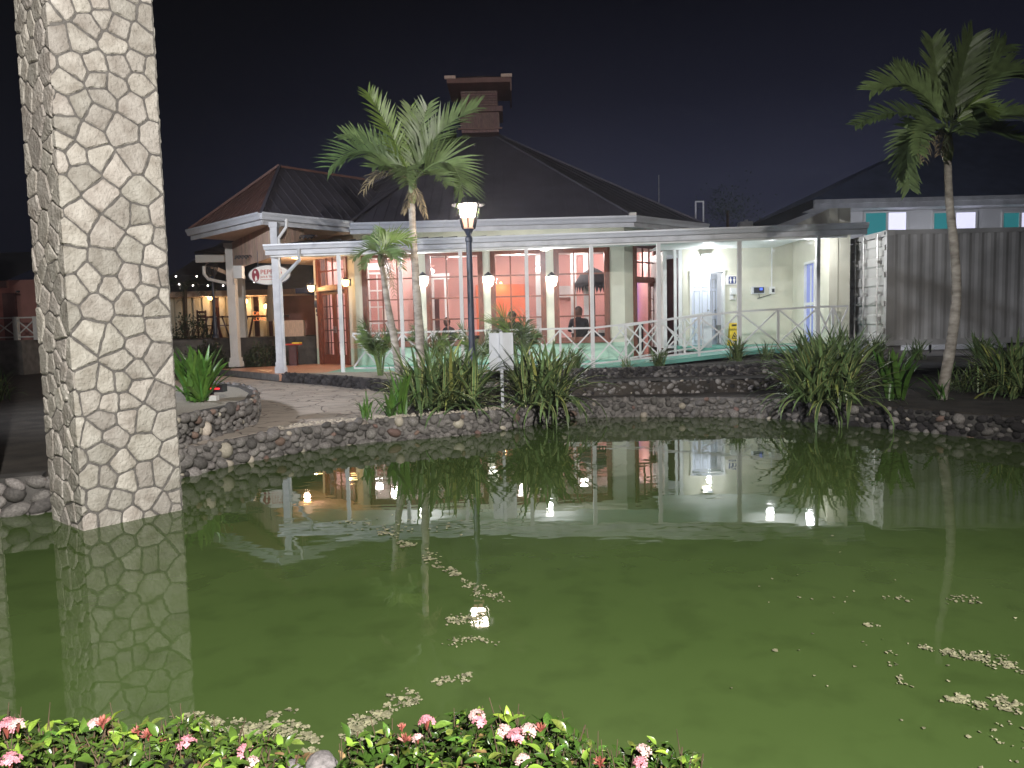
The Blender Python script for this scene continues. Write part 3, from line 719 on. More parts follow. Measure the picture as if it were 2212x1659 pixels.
# ------------------------------------------------------------------ entrance porch (turned 45 degrees)
PL_ = A(410,503,21.4); PF = A(565,468,18.6); PV = A(757,487,20.55)
ze = 4.42
for p in (PL_, PF, PV): p.z = ze
porch = empty('porch', (PF.x, PF.y, .45), 'open entrance porch with white columns and slatted gable at the left corner', 'porch')
uu = (PF-PL_).normalized(); vv = V((-uu.y, uu.x, 0)); wid = (PF-PL_).length; mid = (PL_+PF)/2
rtop = mid+vv*1.75; rtop.z = 6.12; rbk = mid+vv*4.6; rbk.z = 6.12
PLb = PL_+vv*4.6; PFb = PF+vv*4.6
pr = MB(); pr.add([PL_,PF,rtop], [(0,1,2)]); pr.add([PL_,rtop,rbk,PLb], [(0,1,2,3)])
pr.build('roof', M['roofporch'], porch)
MB().add([PF,PFb,rbk,rtop], [(0,1,2,3)]).build('roof', M['roof'], porch, label='right-hand slope of the porch roof in the darker unlit copy of its colour')  # darker roof colour stands in for the shade on this slope
ribs(PL_, PF, rtop, 15, porch, M['roofporch'], h=.06, w=.07)
ribs(PF, PFb, rtop, 15, porch, M['roof'], top2=rbk, h=.010)
MB().beam(PL_+V((0,0,.04)), rtop+V((0,0,.04)), .13, .06).build('ridge_cap', M['roofcap'], porch)
MB().beam(PF+V((0,0,.03)), rtop+V((0,0,.03)), .08, .05).build('ridge_cap', M['roof'], porch)
MB().beam(rtop, rbk, .12, .06).build('ridge_cap', M['roofcap'], porch)
gutter([PL_-vv*0, PF, PF+vv*((PV-PF).length)], porch, 4.44)
so = MB(); c0 = PL_+vv*.05+uu*.05; so.prism([(p.x,p.y) for p in (PL_+vv*.04, PF+vv*.04-uu*.04, PF+vv*3.2-uu*.04, PL_+vv*3.2)], 4.22, 4.25); so.build('soffit', M['board'], porch)
# columns
def column(c, zb, zt, s_, parent, name='column', mt='white'):
    b = MB(); b.box((c.x-s_/2,c.y-s_/2,zb),(c.x+s_/2,c.y+s_/2,zt)); r_ = b.build(name, M[mt], parent)
    d = V((0,0,0)); k = MB(); k.box((c.x-s_*.72,c.y-s_*.72,zb),(c.x+s_*.72,c.y+s_*.72,zb+.16)); k.box((c.x-s_*.62,c.y-s_*.62,zb+.16),(c.x+s_*.62,c.y+s_*.62,zb+.28)); k.box((c.x-s_*.62,c.y-s_*.62,zt-.12),(c.x+s_*.62,c.y+s_*.62,zt))
    o = k.build('plinth_and_cap', M[mt], r_); o.location = (0,0,0); return r_
c1 = G(511,792,.45); c2 = G(608,806,.45); c3 = G(530,783,.45)
column(c1, .45, 4.2, .24, porch, mt='white'); column(V((c2.x-.02,c2.y+.05,0)), .45, 4.2, .17, porch, mt='whitedirt'); column(c3, .45, 3.45, .2, porch)
# slatted valance hung between the columns, and return to the wall
va, vb = V((c1.x,c1.y,0)), V((c2.x,c2.y+.1,0)); tv = (vb-va); Lv = tv.length; tv.normalize(); nv = V((-tv.y,tv.x,0))
n = 22
for k in range(n):
    MB().obox(va, tv, nv, V((0,0,1)), (.14+(Lv-.28)*k/n,.02,3.40), (.14+(Lv-.28)*(k+1)/n-.010,.05,4.22)).build('board', M['board'], porch)
MB().obox(va, tv, nv, V((0,0,1)), (.1,.05,3.42), (Lv-.1,.09,4.2)).build('backing_board', M['board'], porch)
vb2 = V((F0.x+1.0, F0.y-.9, 0)); t2_ = (vb2-vb); L2 = t2_.length; t2_.normalize(); n2_ = V((-t2_.y,t2_.x,0))
for k in range(10):
    MB().obox(vb, t2_, n2_, V((0,0,1)), (.1+k*.14,.02,3.72), (.1+k*.14+.13,.05,4.22)).build('board', M['board'], porch)
# timber ceiling strips below, seen from under
vc = V((c3.x,c3.y,0))
cl = [c1+vv*.1, c2+vv*.1, c2+vv*3.0, c1+vv*3.0]
for k in range(12):
    a_ = vv*(.12+k*.25); b_ = vv*(.12+k*.25+.235); q = [c1+a_, c2+a_, c2+b_, c1+b_]
    MB().prism([(p.x,p.y) for p in q], 3.66, 3.69).build('ceiling_board', M['board'], porch)
# downpipe on the near column
gx = c2.x+.14
MB().tube([(gx+.22,c2.y-.15,4.25),(gx+.20,c2.y-.15,4.05),(gx,c2.y-.13,3.8),(gx,c2.y-.13,3.4)], .04).build('downpipe', M['white'], porch)
# porch floor and step
q0, q1 = G(488,799,.45), G(603,809,.45); dq = (q1-q0).normalized(); nq = V((-dq.y,dq.x,0))
fl = [q0-dq*.5, q1, G(690,808,.456), G(765,790,.456), V((LX0+.0, YW, 0)), V((F0.x+.1, F0.y+.0, 0)), q0-dq*.5+nq*3.2]
MB().prism([(p.x,p.y) for p in fl], .2, .456).build('porch_floor', M['terra'], kind='structure')
MB().obox(V((q0.x,q0.y,0)), dq, nq, V((0,0,1)), (-.5,-.03,.26), ((q1-q0).length,.12,.45)).build('porch_step', M['cement'], kind='structure')
# hanging sign
sg = A(583,594,19.6)
sign = empty('hanging_sign', tuple(sg), 'oval cream restaurant sign reading PEPPA hanging in the porch beside the white post', 'sign')
def oval(c, a_, b_, th, nn=32, ty=V((1,0,0)), ny=V((0,-1,0))):
    mb_ = MB(); vs_ = []
    for d in (0, th):
        for k in range(nn): an = 2*math.pi*k/nn; vs_.append(c+ty*math.cos(an)*a_+V((0,0,1))*math.sin(an)*b_+ny*d)
    mb_.add(vs_, [tuple(range(nn))[::-1], tuple(range(nn,2*nn))]+[(k,(k+1)%nn,(k+1)%nn+nn,k+nn) for k in range(nn)]); return mb_
oval(sg, .545, .255, .04).build('board', M['signwhite'], sign)
def ring(c, a_, b_, w, d, nn=40):
    mb_ = MB(); vs_ = []
    for (f, dd) in ((0,0),(w,0),(w,d),(0,d)):
        for k in range(nn): an = 2*math.pi*k/nn; vs_.append(c+V((math.cos(an)*(a_+f), -dd, math.sin(an)*(b_+f))))
    fs = []
    for j in range(4):
        for k in range(nn): fs.append((j*nn+k, j*nn+(k+1)%nn, ((j+1)%4)*nn+(k+1)%nn, ((j+1)%4)*nn+k))
    mb_.add(vs_, fs); return mb_
ring(sg, .54, .25, .016, .05).build('rim', M['black'], sign)
def text(body, loc, size, mt, parent=None, name='lettering', ext=.003, font=None, rot=(math.pi/2,0,0), align='LEFT', sx_=1):
    cu = bpy.data.curves.new(name, 'FONT'); cu.body = body; cu.size = size; cu.extrude = ext; cu.align_x = align
    o = bpy.data.objects.new(name, cu); COL.objects.link(o)
    if parent is not None: o.parent = parent; loc = V(loc)-V(parent.get('_w', (0,0,0)))
    cu.materials.append(mt); bpy.context.view_layer.update(); me = bpy.data.meshes.new_from_object(o); bpy.data.objects.remove(o)
    o = bpy.data.objects.new(name, me); COL.objects.link(o); o.parent = parent
    o.location = loc; o.rotation_euler = rot; o.scale = (sx_,1,1); return o
text("PEPPA'S", sg+V((-.235,-.045,.02)), .17, M['red'], sign)
text("Jerk & Things", sg+V((-.235,-.045,-.07)), .075, M['red'], sign)
MB().box(sg+V((-.24,-.044,-.125)), sg+V((.3,-.041,-.115))).build('underline', M['red'], sign)
em = oval(sg+V((-.36,-.041,0)), .10, .17, .003, 20).build('emblem', M['maroon'], sign)
e2 = MB(); e2.add([sg+V(p) for p in ((-.385,-.047,-.155),(-.315,-.047,-.13),(-.335,-.047,-.03),(-.36,-.047,-.01),(-.375,-.047,-.05))], [(0,1,2,3,4)])
e2.add([sg+V(p) for p in ((-.395,-.047,.07),(-.38,-.047,.045),(-.355,-.047,.05),(-.345,-.047,.09),(-.37,-.047,.12),(-.39,-.047,.105))], [(0,1,2,3,4,5)])
e2.build('emblem_figure', M['signwhite'], sign)
MB().tube([sg+V((-.3,0,.2)), sg+V((-.3,0,.62))], .008, 6).tube([sg+V((.3,0,.2)), sg+V((.3,0,.62))], .008, 6).build('chain', M['black'], sign)
sp = A(515,588,21.6); b = MB().box(sp+V((-.10,-.12,-.18)), sp+V((.14,.1,.18)))
spk = b.build('speaker', M['white'], label='white outdoor loudspeaker fixed high on the porch column', cat='speaker')
MB().box(sp+V((-.106,-.08,-.13)), sp+V((-.10,.07,.13))).build('speaker_grille', M['black'], spk)
for (px_, py_, Y_) in ((512,556,20.8),(652,512,19.4)):
    c = A(px_, py_, Y_); bb = MB()
    for k in range(4):
        pts_ = [c+V((.10*math.cos(a_*.5)*(1-a_/16)+k*.1, 0, .05*math.sin(a_*.9))) for a_ in range(12)]
        bb.tube(pts_, .012, 5)
    bb.build('scroll_bracket', M['black'], label='black wrought iron scroll bracket under the porch '+('slats by the speaker' if px_ == 512 else 'roof by the near post'), cat='bracket')

# fittings at the porch doors
c = F0.lerp(FC, .075)+V((-a45,-a45,0))*.02; c.z = A(653,657,22.8).z; pq = MB()
for dz, r_ in ((.34,.03),(.22,.06),(.0,.11),(-.2,.06),(-.33,.045)): pq.sphere(c+Zv*dz if False else c+V((0,0,dz)), r_, 8, 6, (1,.35,1.2))
pq.build('carved_plaque', M['black'], label='black carved plaque on the wall under the left porch lantern', cat='plaque')
c = A(636,786,22.6); c.z = .456; st_ = empty('menu_stand', tuple(c), 'dark stand with a red and yellow top between porch post and door', 'stand')
MB().box(c+V((-.12,-.1,0)), c+V((.10,.1,.62))).build('body', M['mahogd'], st_); MB().box(c+V((-.22,-.16,.62)), c+V((.22,.16,.66))).build('red_top', M['red'], st_); MB().box(c+V((.0,-.17,.66)), c+V((.22,.15,.70))).build('yellow_top', M['yellow'], st_)
x0, x1 = XY(598,25.2), XY(657,25.2); MB().box((x0,25.1,.3),(x1,25.3,A(630,692,25.1).z)).build('low_garden_wall', M['board'], label='low pale garden wall seen behind the near porch post', cat='wall')
# ------------------------------------------------------------------ verandah canopy, deck, ramp
P1, P2 = V((XY(592,18.45),18.45,0)), V((XY(1868,17.0),17.0,0))
ct = (P2-P1).normalized(); cn = V((-ct.y,ct.x,0)); CLn = (P2-P1).length; Zv = V((0,0,1))
def CP(px):          # point on the canopy line seen at this column
    a_ = A(px, 650, 10); k = a_.x/a_.y
    t = (P1.x-k*P1.y)/(k*ct.y-ct.x); return P1+ct*t
can = empty('verandah_canopy', tuple(P1), 'long lean-to metal canopy on slim white posts along the restaurant front', 'canopy')
zc = 3.32
MB().obox(P1, ct, cn, Zv, (0,-.02,zc), (CLn-.4,.10,zc+.17)).build('beam', M['white'], can)
gutter([P1-cn*.10-ct*.1, P2-cn*.10], can, zc+.30, h=.13, d=.11)
rb = [P1-ct*.1+V((0,0,zc+.27)), P2+V((0,0,zc+.27)), P2+cn*3.6+V((0,0,zc+.62)), P1-ct*.1+cn*2.0+V((0,0,zc+.60))]
MB().add(rb+[p-V((0,0,.03)) for p in rb], [(0,1,2,3),(7,6,5,4),(0,4,5,1),(1,5,6,2),(2,6,7,3),(3,7,4,0)]).build('roof_sheet', M['roofdark'], can)
nr_ = 36
for k in range(nr_+1):
    p = rb[0].lerp(rb[1], k/nr_); q = rb[3].lerp(rb[2], k/nr_); MB().beam(p+V((0,0,.025)), q+V((0,0,.025)), .04, .05).build('roof_rib', M['roofdark'], can)
MB().obox(P1, ct, cn, Zv, (.1,.12,zc+.16), (CLn-.6,1.9,zc+.18)).build('ceiling', M['white'], can)
MB().obox(V((XY(1455,18.2),18.2,0)), X1, Y1, Zv, (0,.6,zc+.19), (3.5,3.0,zc+.21)).build('ceiling', M['white'], can)
zr = lambda x: .45 if x < 1.95 else (.45+(x-1.95)/(6.0-1.95)*.36 if x < 6.0 else .81)
PPX = [735,867,997,1139,1279,1423,1597,1766]
posts = [CP(p) for p in PPX]
for i, p in enumerate(posts):
    w = .085
    MB().box((p.x-w/2,p.y-w/2,zr(p.x)-.1),(p.x+w/2,p.y+w/2,zc)).build('post', M['white'], can)
p = c2
MB().tube([P1+ct*.75+V((0,-.1,zc+.2)), P1+ct*.75+V((0,-.1,zc-.1)), V((gx+.0,c2.y-.18,2.75)), V((gx,c2.y-.18,2.6)), V((gx,c2.y-.18,.5))], .045).build('downpipe', M['whitedirt'], can)
# deck
dk = [q1, P1+ct*.3-cn*.12, CP(1300)-cn*.14, CP(1300)+cn*1.9, V((XY(1480,23.5),23.5,0)), V((LX1,YW,0)), V((LX0,YW,0))]
dk[0] = P1+ct*.3
MB().prism([(p.x,p.y) for p in dk], .2, .452).build('deck', M['teal'], kind='structure')
# ramp and landing
r0_, r1_ = CP(1295)-cn*.14, CP(1640)-cn*.14
def quadprism(pts, th): return MB().add(pts+[p-V((0,0,th)) for p in pts], [(0,1,2,3),(7,6,5,4),(0,4,5,1),(1,5,6,2),(2,6,7,3),(3,7,4,0)])
rp = [V((r0_.x,r0_.y,.455)), V((r1_.x,r1_.y,.81)), V((r1_.x,r1_.y+1.75,.81)), V((r0_.x,r0_.y+1.75,.455))]
quadprism(rp, .09).build('ramp', M['teal'], kind='structure')
ld = [V((r1_.x,r1_.y,.81)), V((CP(1835).x,CP(1835).y-.14,.81)), V((XY(1790,21.6),21.6,.81)), V((XY(1450,21.6),21.6,.81)), V((XY(1500,19.2),19.2,.81)), V((r1_.x,r1_.y+1.75,.81))]
MB().prism([(p.x,p.y) for p in ld], .72, .81).build('landing', M['teal'], kind='structure')
MB().box((r0_.x+1.2,r0_.y+.1,.3),(XY(1835,17.2),r0_.y+.25,.60)).build('ramp_footing', M['cement_dark'], kind='structure')
# railings
def railing(pts, zf, label, h=.95, split=2, parent=None, mt='white', w=.05):
    rt = empty('railing', tuple(pts[0]), label, 'railing', 'white cross braced railings')
    for i in range(len(pts)-1):
        a_, b_ = pts[i], pts[i+1]
        MB().beam(V((a_.x,a_.y,zf(a_.x)+h)), V((b_.x,b_.y,zf(b_.x)+h)), .06, .045).build('top_rail', M[mt], rt)
        MB().beam(V((a_.x,a_.y,zf(a_.x)+.10)), V((b_.x,b_.y,zf(b_.x)+.10)), .045, .04).build('bottom_rail', M[mt], rt)
        for s_ in range(split):
            p = a_.lerp(b_, s_/split); q = a_.lerp(b_, (s_+1)/split)
            if s_: MB().box((p.x-.025,p.y-.025,zf(p.x)),(p.x+.025,p.y+.025,zf(p.x)+h-.025)).build('baluster', M[mt], rt)
            P = lambda c, z: V((c.x, c.y, zf(c.x)+z))
            MB().beam(P(p,.13), P(q,h-.03), .025, .034).build('brace', M[mt], rt)
            MB().beam(P(p,h-.03)+V((0,-.032,0)), P(q,.13)+V((0,-.032,0)), .025, .034).build('brace', M[mt], rt)
    return rt
railing([posts[0]+ct*.28]+posts[1:5], zr, 'white X-braced railing along the flat deck, left of the ramp')
railing(posts[4:8]+[CP(1832)], zr, 'white X-braced railing rising along the front of the ramp')
inr = [V((XY(1335,19.3),19.3,0)), V((XY(1430,19.3),19.3,0)), V((XY(1527,19.3),19.3,0))]
railing(inr, lambda x: .45+(x-inr[0].x)/(inr[2].x-inr[0].x)*.30, 'inner white X-braced railing behind the ramp, in front of the restroom door')
MB().box((inr[2].x-.11,19.22,.5),(inr[2].x+.11,19.4,1.72)).build('end_post', M['whitedirt'], label='thick grey-white end post of the inner ramp railing', cat='post')

# ------------------------------------------------------------------ restroom wing
rw = empty('restroom_wing', (XY(1600,21.2),21.2,.81), 'cream restroom wing with a white panelled door and a blue door', 'building')
YR = 21.0
xr0, xr1 = XY(1474,YR), XY(1712,YR)
dx0, dx1 = XY(1490,YR), XY(1566,YR)
zdt = A(1528,588,YR).z
wl_ = MB(); wallseg(wl_, V((xr0,YR,0)), V((xr1,YR,0)), .5, 4.1, [(dx0-xr0, dx1-xr0, .8, zdt)])
w2a, w2b = V((xr1,YR,0)), V((XY(1790,17.9),17.9,0)); 
bd0, bd1 = V((XY(1737,19.85),19.85,0)), V((XY(1764,18.95),18.95,0))
t_ = (w2b-w2a).normalized(); ua = (bd0-w2a).dot(t_); ub = (bd1-w2a).dot(t_)
wallseg(wl_, w2a, w2b, .5, 4.1, [(ua, ub, .8, 2.98)])
wallseg(wl_, w2b+V((.03,.0,0)), w2b+V((.5,.0,0)), .5, 4.1, [])
wl_.build('wall', M['cream'], rw)
# bright room behind the door
rm = MB(); rm.box((dx0-.6,YR+2.0,.8),(dx1+.8,YR+2.1,3.4)); rm.box((dx0-.7,YR+.2,.8),(dx0-.6,YR+2.0,3.4)); rm.box((dx1+.7,YR+.2,.8),(dx1+.8,YR+2.0,3.4)); rm.box((dx0-.7,YR+.2,3.4),(dx1+.8,YR+2.1,3.5)); rm.box((dx0-.7,YR+.2,.75),(dx1+.8,YR+2.1,.8))
rm.build('tiled_room', M['white'], rw)
lamp('restroom_room_light', 'POINT', ((dx0+dx1)/2+.2, YR+1.0, 3.1), 42, (.85,.90,1), rw, .15)
cs = MB(); cs.box((dx0,YR-.03,.81),(dx0+.05,YR+.2,zdt)); cs.box((dx1-.05,YR-.03,.81),(dx1,YR+.2,zdt)); cs.box((dx0,YR-.04,zdt-.001),(dx1,YR+.2,zdt+.05))
cs.build('door_casing', M['white'], rw)
def paneldoor(o, t, nrm, w, h, parent, mt):
    d = MB().obox(o, t, nrm, Zv, (0,0,0), (w,.04,h)).build('door', M[mt], parent)
    for (a_, b_, c_, e_) in ((.13,.44,.80,.93),(.56,.87,.80,.93),(.13,.44,.42,.76),(.56,.87,.42,.76),(.13,.44,.06,.36),(.56,.87,.06,.36)):
        for (u0,u1,v0,v1) in ((a_*w,a_*w+.015,c_*h,e_*h),(b_*w-.015,b_*w,c_*h,e_*h),(a_*w,b_*w,c_*h,c_*h+.015),(a_*w,b_*w,e_*h-.015,e_*h)):
            k = MB().obox(o, t, nrm, Zv, (u0,-.012,v0), (u1,0,v1)).build('panel_moulding', M['signgrey'], d); k.location = (0,0,0)
    k = MB().lathe(o+t*(w-.07)-nrm*.05+Zv*.95, [(.012,0),(.03,.02),(.03,.045),(.01,.06)], 10).build('handle', M['steel'], d); k.location = (0,0,0)
    return d
paneldoor(V((dx0+.06,YR+.02,.82)), V((.92,-.0,0)).normalized(), Y1, .52, zdt-.84, rw, 'doorwhite')
paneldoor(V((dx0+.60,YR+.55,.82)), V((.85,.2,0)).normalized(), Y1, .36, zdt-.84, rw, 'doorwhite')
# blue door
tn = V((-t_.y, t_.x, 0))
o_b = w2a+t_*ua+V((0,0,.82)); wdb = ub-ua
db = MB().obox(o_b, t_, tn, Zv, (.06,.03,0), (wdb-.06,.08,2.12)).build('blue_door', M['bluedoor'], rw)
k = MB(); k.obox(o_b, t_, tn, Zv, (0,-.03,0), (.06,.1,2.16)); k.obox(o_b, t_, tn, Zv, (wdb-.06,-.03,0), (wdb,.1,2.16)); k.obox(o_b, t_, tn, Zv, (.06,-.028,2.10), (wdb-.06,.1,2.16)); k.obox(o_b, t_, tn, Zv, (.06,.01,1.02), (wdb-.06,.03,1.10)); k.obox(o_b, t_, tn, Zv, (wdb*.45,.015,.05), (wdb*.55,.03,2.05))
k.build('door_casing', M['white'], rw)
MB().obox(w2b, t_, tn, Zv, (-.75,-.05,.9), (-.68,-.002,3.2)).build('conduit', M['white'], rw)
# wall fittings
s0 = A(1580,605,YR); z = s0.z
ws = empty('restroom_sign', tuple(s0), 'navy and white restroom sign with two figures beside the white door', 'sign')
MB().box(s0+V((-.17,-.03,-.13)), s0+V((.18,-.003,.13))).build('board', M['signwhite'], ws)
MB().box(s0+V((-.09,-.036,-.10)), s0+V((.12,-.031,.10))).build('blue_panel', M['navy'], ws)
for dx in (-.035,.065):
    fg = oval(s0+V((dx,-.037,.055)), .02, .02, .003, 12); fg.add([s0+V((dx+a_,-.041,b_)) for a_, b_ in ((-.015,-.085),(.015,-.085),(.02,-.02),(.035,-.01),(.025,.03),(-.025,.03),(-.035,-.01),(-.02,-.02))], [tuple(range(8))])
    fg.build('figure', M['signwhite'], ws)
s0 = A(1583,635,YR)
dis = MB().box(s0+V((-.09,-.14,-.02)), s0+V((.07,-.003,.16))).box(s0+V((-.09,-.10,-.16)), s0+V((.06,-.003,-.14))).box(s0+V((-.09,-.05,-.14)), s0+V((.0,-.003,-.02)))
dis.build('hand_dispenser', M['white'], label='white wall dispenser under the restroom sign', cat='dispenser')
s0 = A(1638,627,YR); tk = MB().box(s0+V((-.20,-.07,-.10)), s0+V((.16,-.003,.10))).build('time_clock', M['whitedirt'], label='small wall terminal with a glowing blue screen', cat='terminal')
MB().box(s0+V((-.15,-.075,-.08)), s0+V((.14,-.071,.08))).build('keypad', M['black'], tk); MB().box(s0+V((.02,-.08,.0)), s0+V((.09,-.076,.06))).build('screen', M['screen'], tk)
MB().tube([s0+V((0,-.05,-.1)), s0+V((.02,-.05,-.2)), s0+V((-.05,-.05,-.24)), s0+V((.12,-.05,-.19)), s0+V((.35,-.03,-.13))], .009, 5).build('cable', M['black'], tk)
s0 = A(1666,627,YR); ob = MB().box(s0+V((-.07,-.06,-.10)), s0+V((.09,-.003,.10))).build('outlet_box', M['white'], label='grey outlet box at the foot of the white conduit', cat='electric box')
MB().box(s0+V((.0,-.066,-.06)), s0+V((.07,-.061,.04))).build('cover', M['black'], ob); MB().box(s0+V((-.01,-.035,.1)), s0+V((.02,-.004,1.75))).build('conduit', M['white'], ob)
# caution sign
c0 = A(1585,737,20.0); c0.z = .81
cs_ = empty('caution_sign', tuple(c0), 'yellow folding wet floor caution sign standing on the landing', 'floor sign')
for s_ in (-1, 1):
    qn = V((0, s_, 0)); vs_ = [c0+V((-.14,s_*.14,0)), c0+V((.14,s_*.14,0)), c0+V((.12,s_*.02,.62)), c0+V((-.12,s_*.02,.62))]
    MB().add(vs_+[v-qn*.012 for v in vs_], [(0,1,2,3),(7,6,5,4),(0,4,5,1),(1,5,6,2),(2,6,7,3),(3,7,4,0)]).build('panel', M['yellow'], cs_)
MB().box(c0+V((-.06,-.05,.54)), c0+V((.06,-.02,.58))).build('handle', M['blackprint'], cs_)
tl = math.atan2(.12,.62)
def onpanel(x, h_): return c0+V((x, -.14+.12*h_/.62-.006, h_))
text('CAUTION', onpanel(0,.42), .055, M['blackprint'], cs_, rot=(math.pi/2-tl,0,0), align='CENTER', ext=.001)
tr = [onpanel(-.09,.20), onpanel(.09,.20), onpanel(0,.38)]; ti = [onpanel(-.055,.222), onpanel(.055,.222), onpanel(0,.335)]
MB().add(tr+ti, [(0,1,4,3),(1,2,5,4),(2,0,3,5)]).build('warning_triangle', M['blackprint'], cs_)
MB().add([onpanel(a_,b_) for a_, b_ in ((-.02,.235),(.01,.24),(.03,.23),(.02,.26),(-.005,.28),(-.015,.305),(-.03,.27))], [tuple(range(7))]).build('slipping_figure', M['blackprint'], cs_)
MB().add([onpanel(a_,b_) for a_, b_ in ((-.05,.04),(.05,.04),(.02,.15),(-.02,.15))], [(0,1,2,3)]).build('lower_print', M['blackprint'], cs_)
c0 = A(1552,735,21.5); c0.z = .82
MB().lathe(c0, [(.06,0),(.07,.02),(.015,.04),(.015,.3),(.08,.32),(.09,.55),(.02,.56)], 12).build('litter_pan', M['steel'], label='long-handled dustpan standing inside the restroom doorway', cat='dustpan')

# ------------------------------------------------------------------ shipping container
K0 = A(1913,745,16.7); ca = V((K0.x,16.7,0)); cb = V((XY(1809,19.1),19.1,0))
cdr = V((1.0,.0,0)); cw = (cb-ca); cwl = cw.length; cw.normalize(); cdr = V((cw.y,-cw.x,0)); cL = 6.06
kz0 = A(1913,747,16.7).z; kz1 = A(1913,497,16.7).z
con = empty('shipping_container', (ca.x,ca.y,kz0), 'white shipping container with corrugated side behind the plants at right', 'container')
def cbx(mb, a_, b_): return mb.obox(ca, cdr, cw, Zv, a_, b_)
H_ = kz1-kz0
fr = MB()
for (x, y) in ((0,0),(0,cwl-.12),(cL-.12,0),(cL-.12,cwl-.12)): cbx(fr, (x,y,kz0), (x+.12,y+.12,kz1))
cbx(fr, (.12,.0,kz1-.10), (cL-.12,.06,kz1)); cbx(fr, (.12,.0,kz0), (cL-.12,.06,kz0+.13)); cbx(fr, (0,.12,kz1-.12), (.06,cwl-.12,kz1)); cbx(fr, (0,.12,kz0), (.06,cwl-.12,kz0+.12))
fr.build('frame', M['contside'], con)
# side corrugation
sd = MB(); pitch = .278; x = .12; prof = []
while x < cL-.14:
    prof += [(x,.01),(x+.072,.01),(x+.14,.026),(x+.21,.026)]; x += pitch
prof.append((cL-.12,.01)); vs_ = []
for (x, y) in prof: vs_ += [ca+cdr*x+cw*y+Zv*(kz0+.13), ca+cdr*x+cw*y+Zv*(kz1-.10)]
sd.add(vs_, [(2*i,2*i+2,2*i+3,2*i+1) for i in range(len(prof)-1)]); sd.build('corrugated_side', M['contside'], con)
rfm = MB(); cbx(rfm, (.06,.06,kz1-.05), (cL-.06,cwl-.06,kz1-.02)); cbx(rfm, (cL-.05,.1,kz0+.1), (cL-.02,cwl-.1,kz1-.1)); cbx(rfm, (.1,cwl-.05,kz0+.1), (cL-.1,cwl-.02,kz1-.1)); rfm.build('roof_panel', M['container'], con)
# castings
for z_ in (kz0, kz1-.12):
    for y_ in (-.008, cwl-.172):
        b = MB(); cbx(b, (-.008,y_,z_), (.17,y_+.18,z_+.125)); bo = b.build('corner_casting', M['container'], con)
        h = MB().obox(ca, cdr, cw, Zv, (-.012,y_+.06,z_+.03), (-.008,y_+.12,z_+.095)).build('casting_hole', M['black'], bo); h.location = (0,0,0)
# two door leaves with horizontal corrugations
for k in range(2):
    y0, y1 = .13+k*(cwl-.26)/2+.01, .13+(k+1)*(cwl-.26)/2-.01
    prof = []; z_ = kz0+.14
    while z_ < kz1-.3:
        prof += [(z_,.02),(z_+.10,.02),(z_+.14,.055),(z_+.32,.055),(z_+.36,.02)]; z_ += .44
    prof.append((kz1-.14,.02)); vs_ = []
    for (z_, x) in prof: vs_ += [ca+cdr*x+cw*y0+Zv*z_, ca+cdr*x+cw*y1+Zv*z_]
    d = MB().add(vs_, [(2*i,2*i+1,2*i+3,2*i+2) for i in range(len(prof)-1)]).build('door', M['container'], con)
    for yy in (y0+.18+.0, y1-.22):
        r_ = MB(); c = ca+cw*yy-cdr*.045; r_.tube([c+Zv*(kz0+.06), c+Zv*(kz1-.06)], .019, 8); o = r_.build('lock_rod', M['steel'], d); o.location = (0,0,0)
        for zz in (kz0+.10, kz0+.62, kz0+1.2, kz0+1.9, kz1-.16):
            o = MB().obox(c, cdr, cw, Zv, (-.03,-.045,zz-.03-0), (.055,.045,zz+.03)).build('rod_bracket', M['container'], d); o.location = (0,0,0)
        o = MB().beam(c+Zv*(kz0+1.0)-cdr*.02, c+Zv*(kz0+.93)+cw*.30-cdr*.05, .02, .035).build('handle', M['steel'], d); o.location = (0,0,0)
    for zz in (kz0+.35, kz0+.95, kz0+1.6, kz0+2.2):
        yh_ = (.10 if k == 0 else cwl-.10)
        o = MB().obox(ca, cdr, cw, Zv, (-.03,yh_-.05,zz-.06), (.02,yh_+.05,zz+.06)).build('hinge', M['container'], d); o.location = (0,0,0)
bl = MB()
for (x, y) in ((.1,.1),(.1,cwl-.3),(cL-.4,.1),(3,.1)): cbx(bl, (x,y,.4), (x+.3,y+.25,kz0))
bl.build('support_block', M['cement'], con)

# ------------------------------------------------------------------ far building with clerestory windows
YB = 26.0
bc = empty('clerestory_building', (XY(2000,YB),YB,.3), 'grey building behind the container with a row of lit clerestory windows', 'building')
bx0 = XY(1783,YB); zb0 = A(1950,500,YB).z-2; zb1 = A(1790,452,YB).z+.1
MB().box((bx0,YB,.3),(bx0+14,YB+6,zb1)).build('wall', mat('grey_white_render', (.75,.75,.76), .8, .06, 1, bump=.1), bc)
zf = A(1757,452,YB-.8).z
e0 = V((XY(1757,YB-.8),YB-.8,zf)); MB().box((e0.x,YB-.8,zf),(e0.x+16,YB-.72,zf+.30)).build('fascia_board', M['whitedirt'], bc)
MB().box((e0.x,YB-.9,zf+.17),(e0.x+16,YB-.8,zf+.30)).build('gutter', M['whitedirt'], bc)
MB().box((e0.x,YB-.72,zf+.02),(e0.x+16,YB+.2,zf+.05)).build('soffit', M['whitedirt'], bc)
ap = V((XY(2035,30),30,A(2035,265,30).z)); ev = [V((e0.x-.1,YB-.85,zf+.31)), V((e0.x+16,YB-.85,zf+.31)), V((e0.x+16,YB+9,zf+.31)), V((e0.x-.1,YB+9,zf+.31))]
ap = V((ap.x+.6, 30.0, ap.z)); ap2 = ap+V((3,0,0))
MB().add(ev+[ap, ap2], [(0,1,5,4),(1,2,5),(2,3,4,5),(3,0,4)]).build('roof', M['roofblue'], bc)
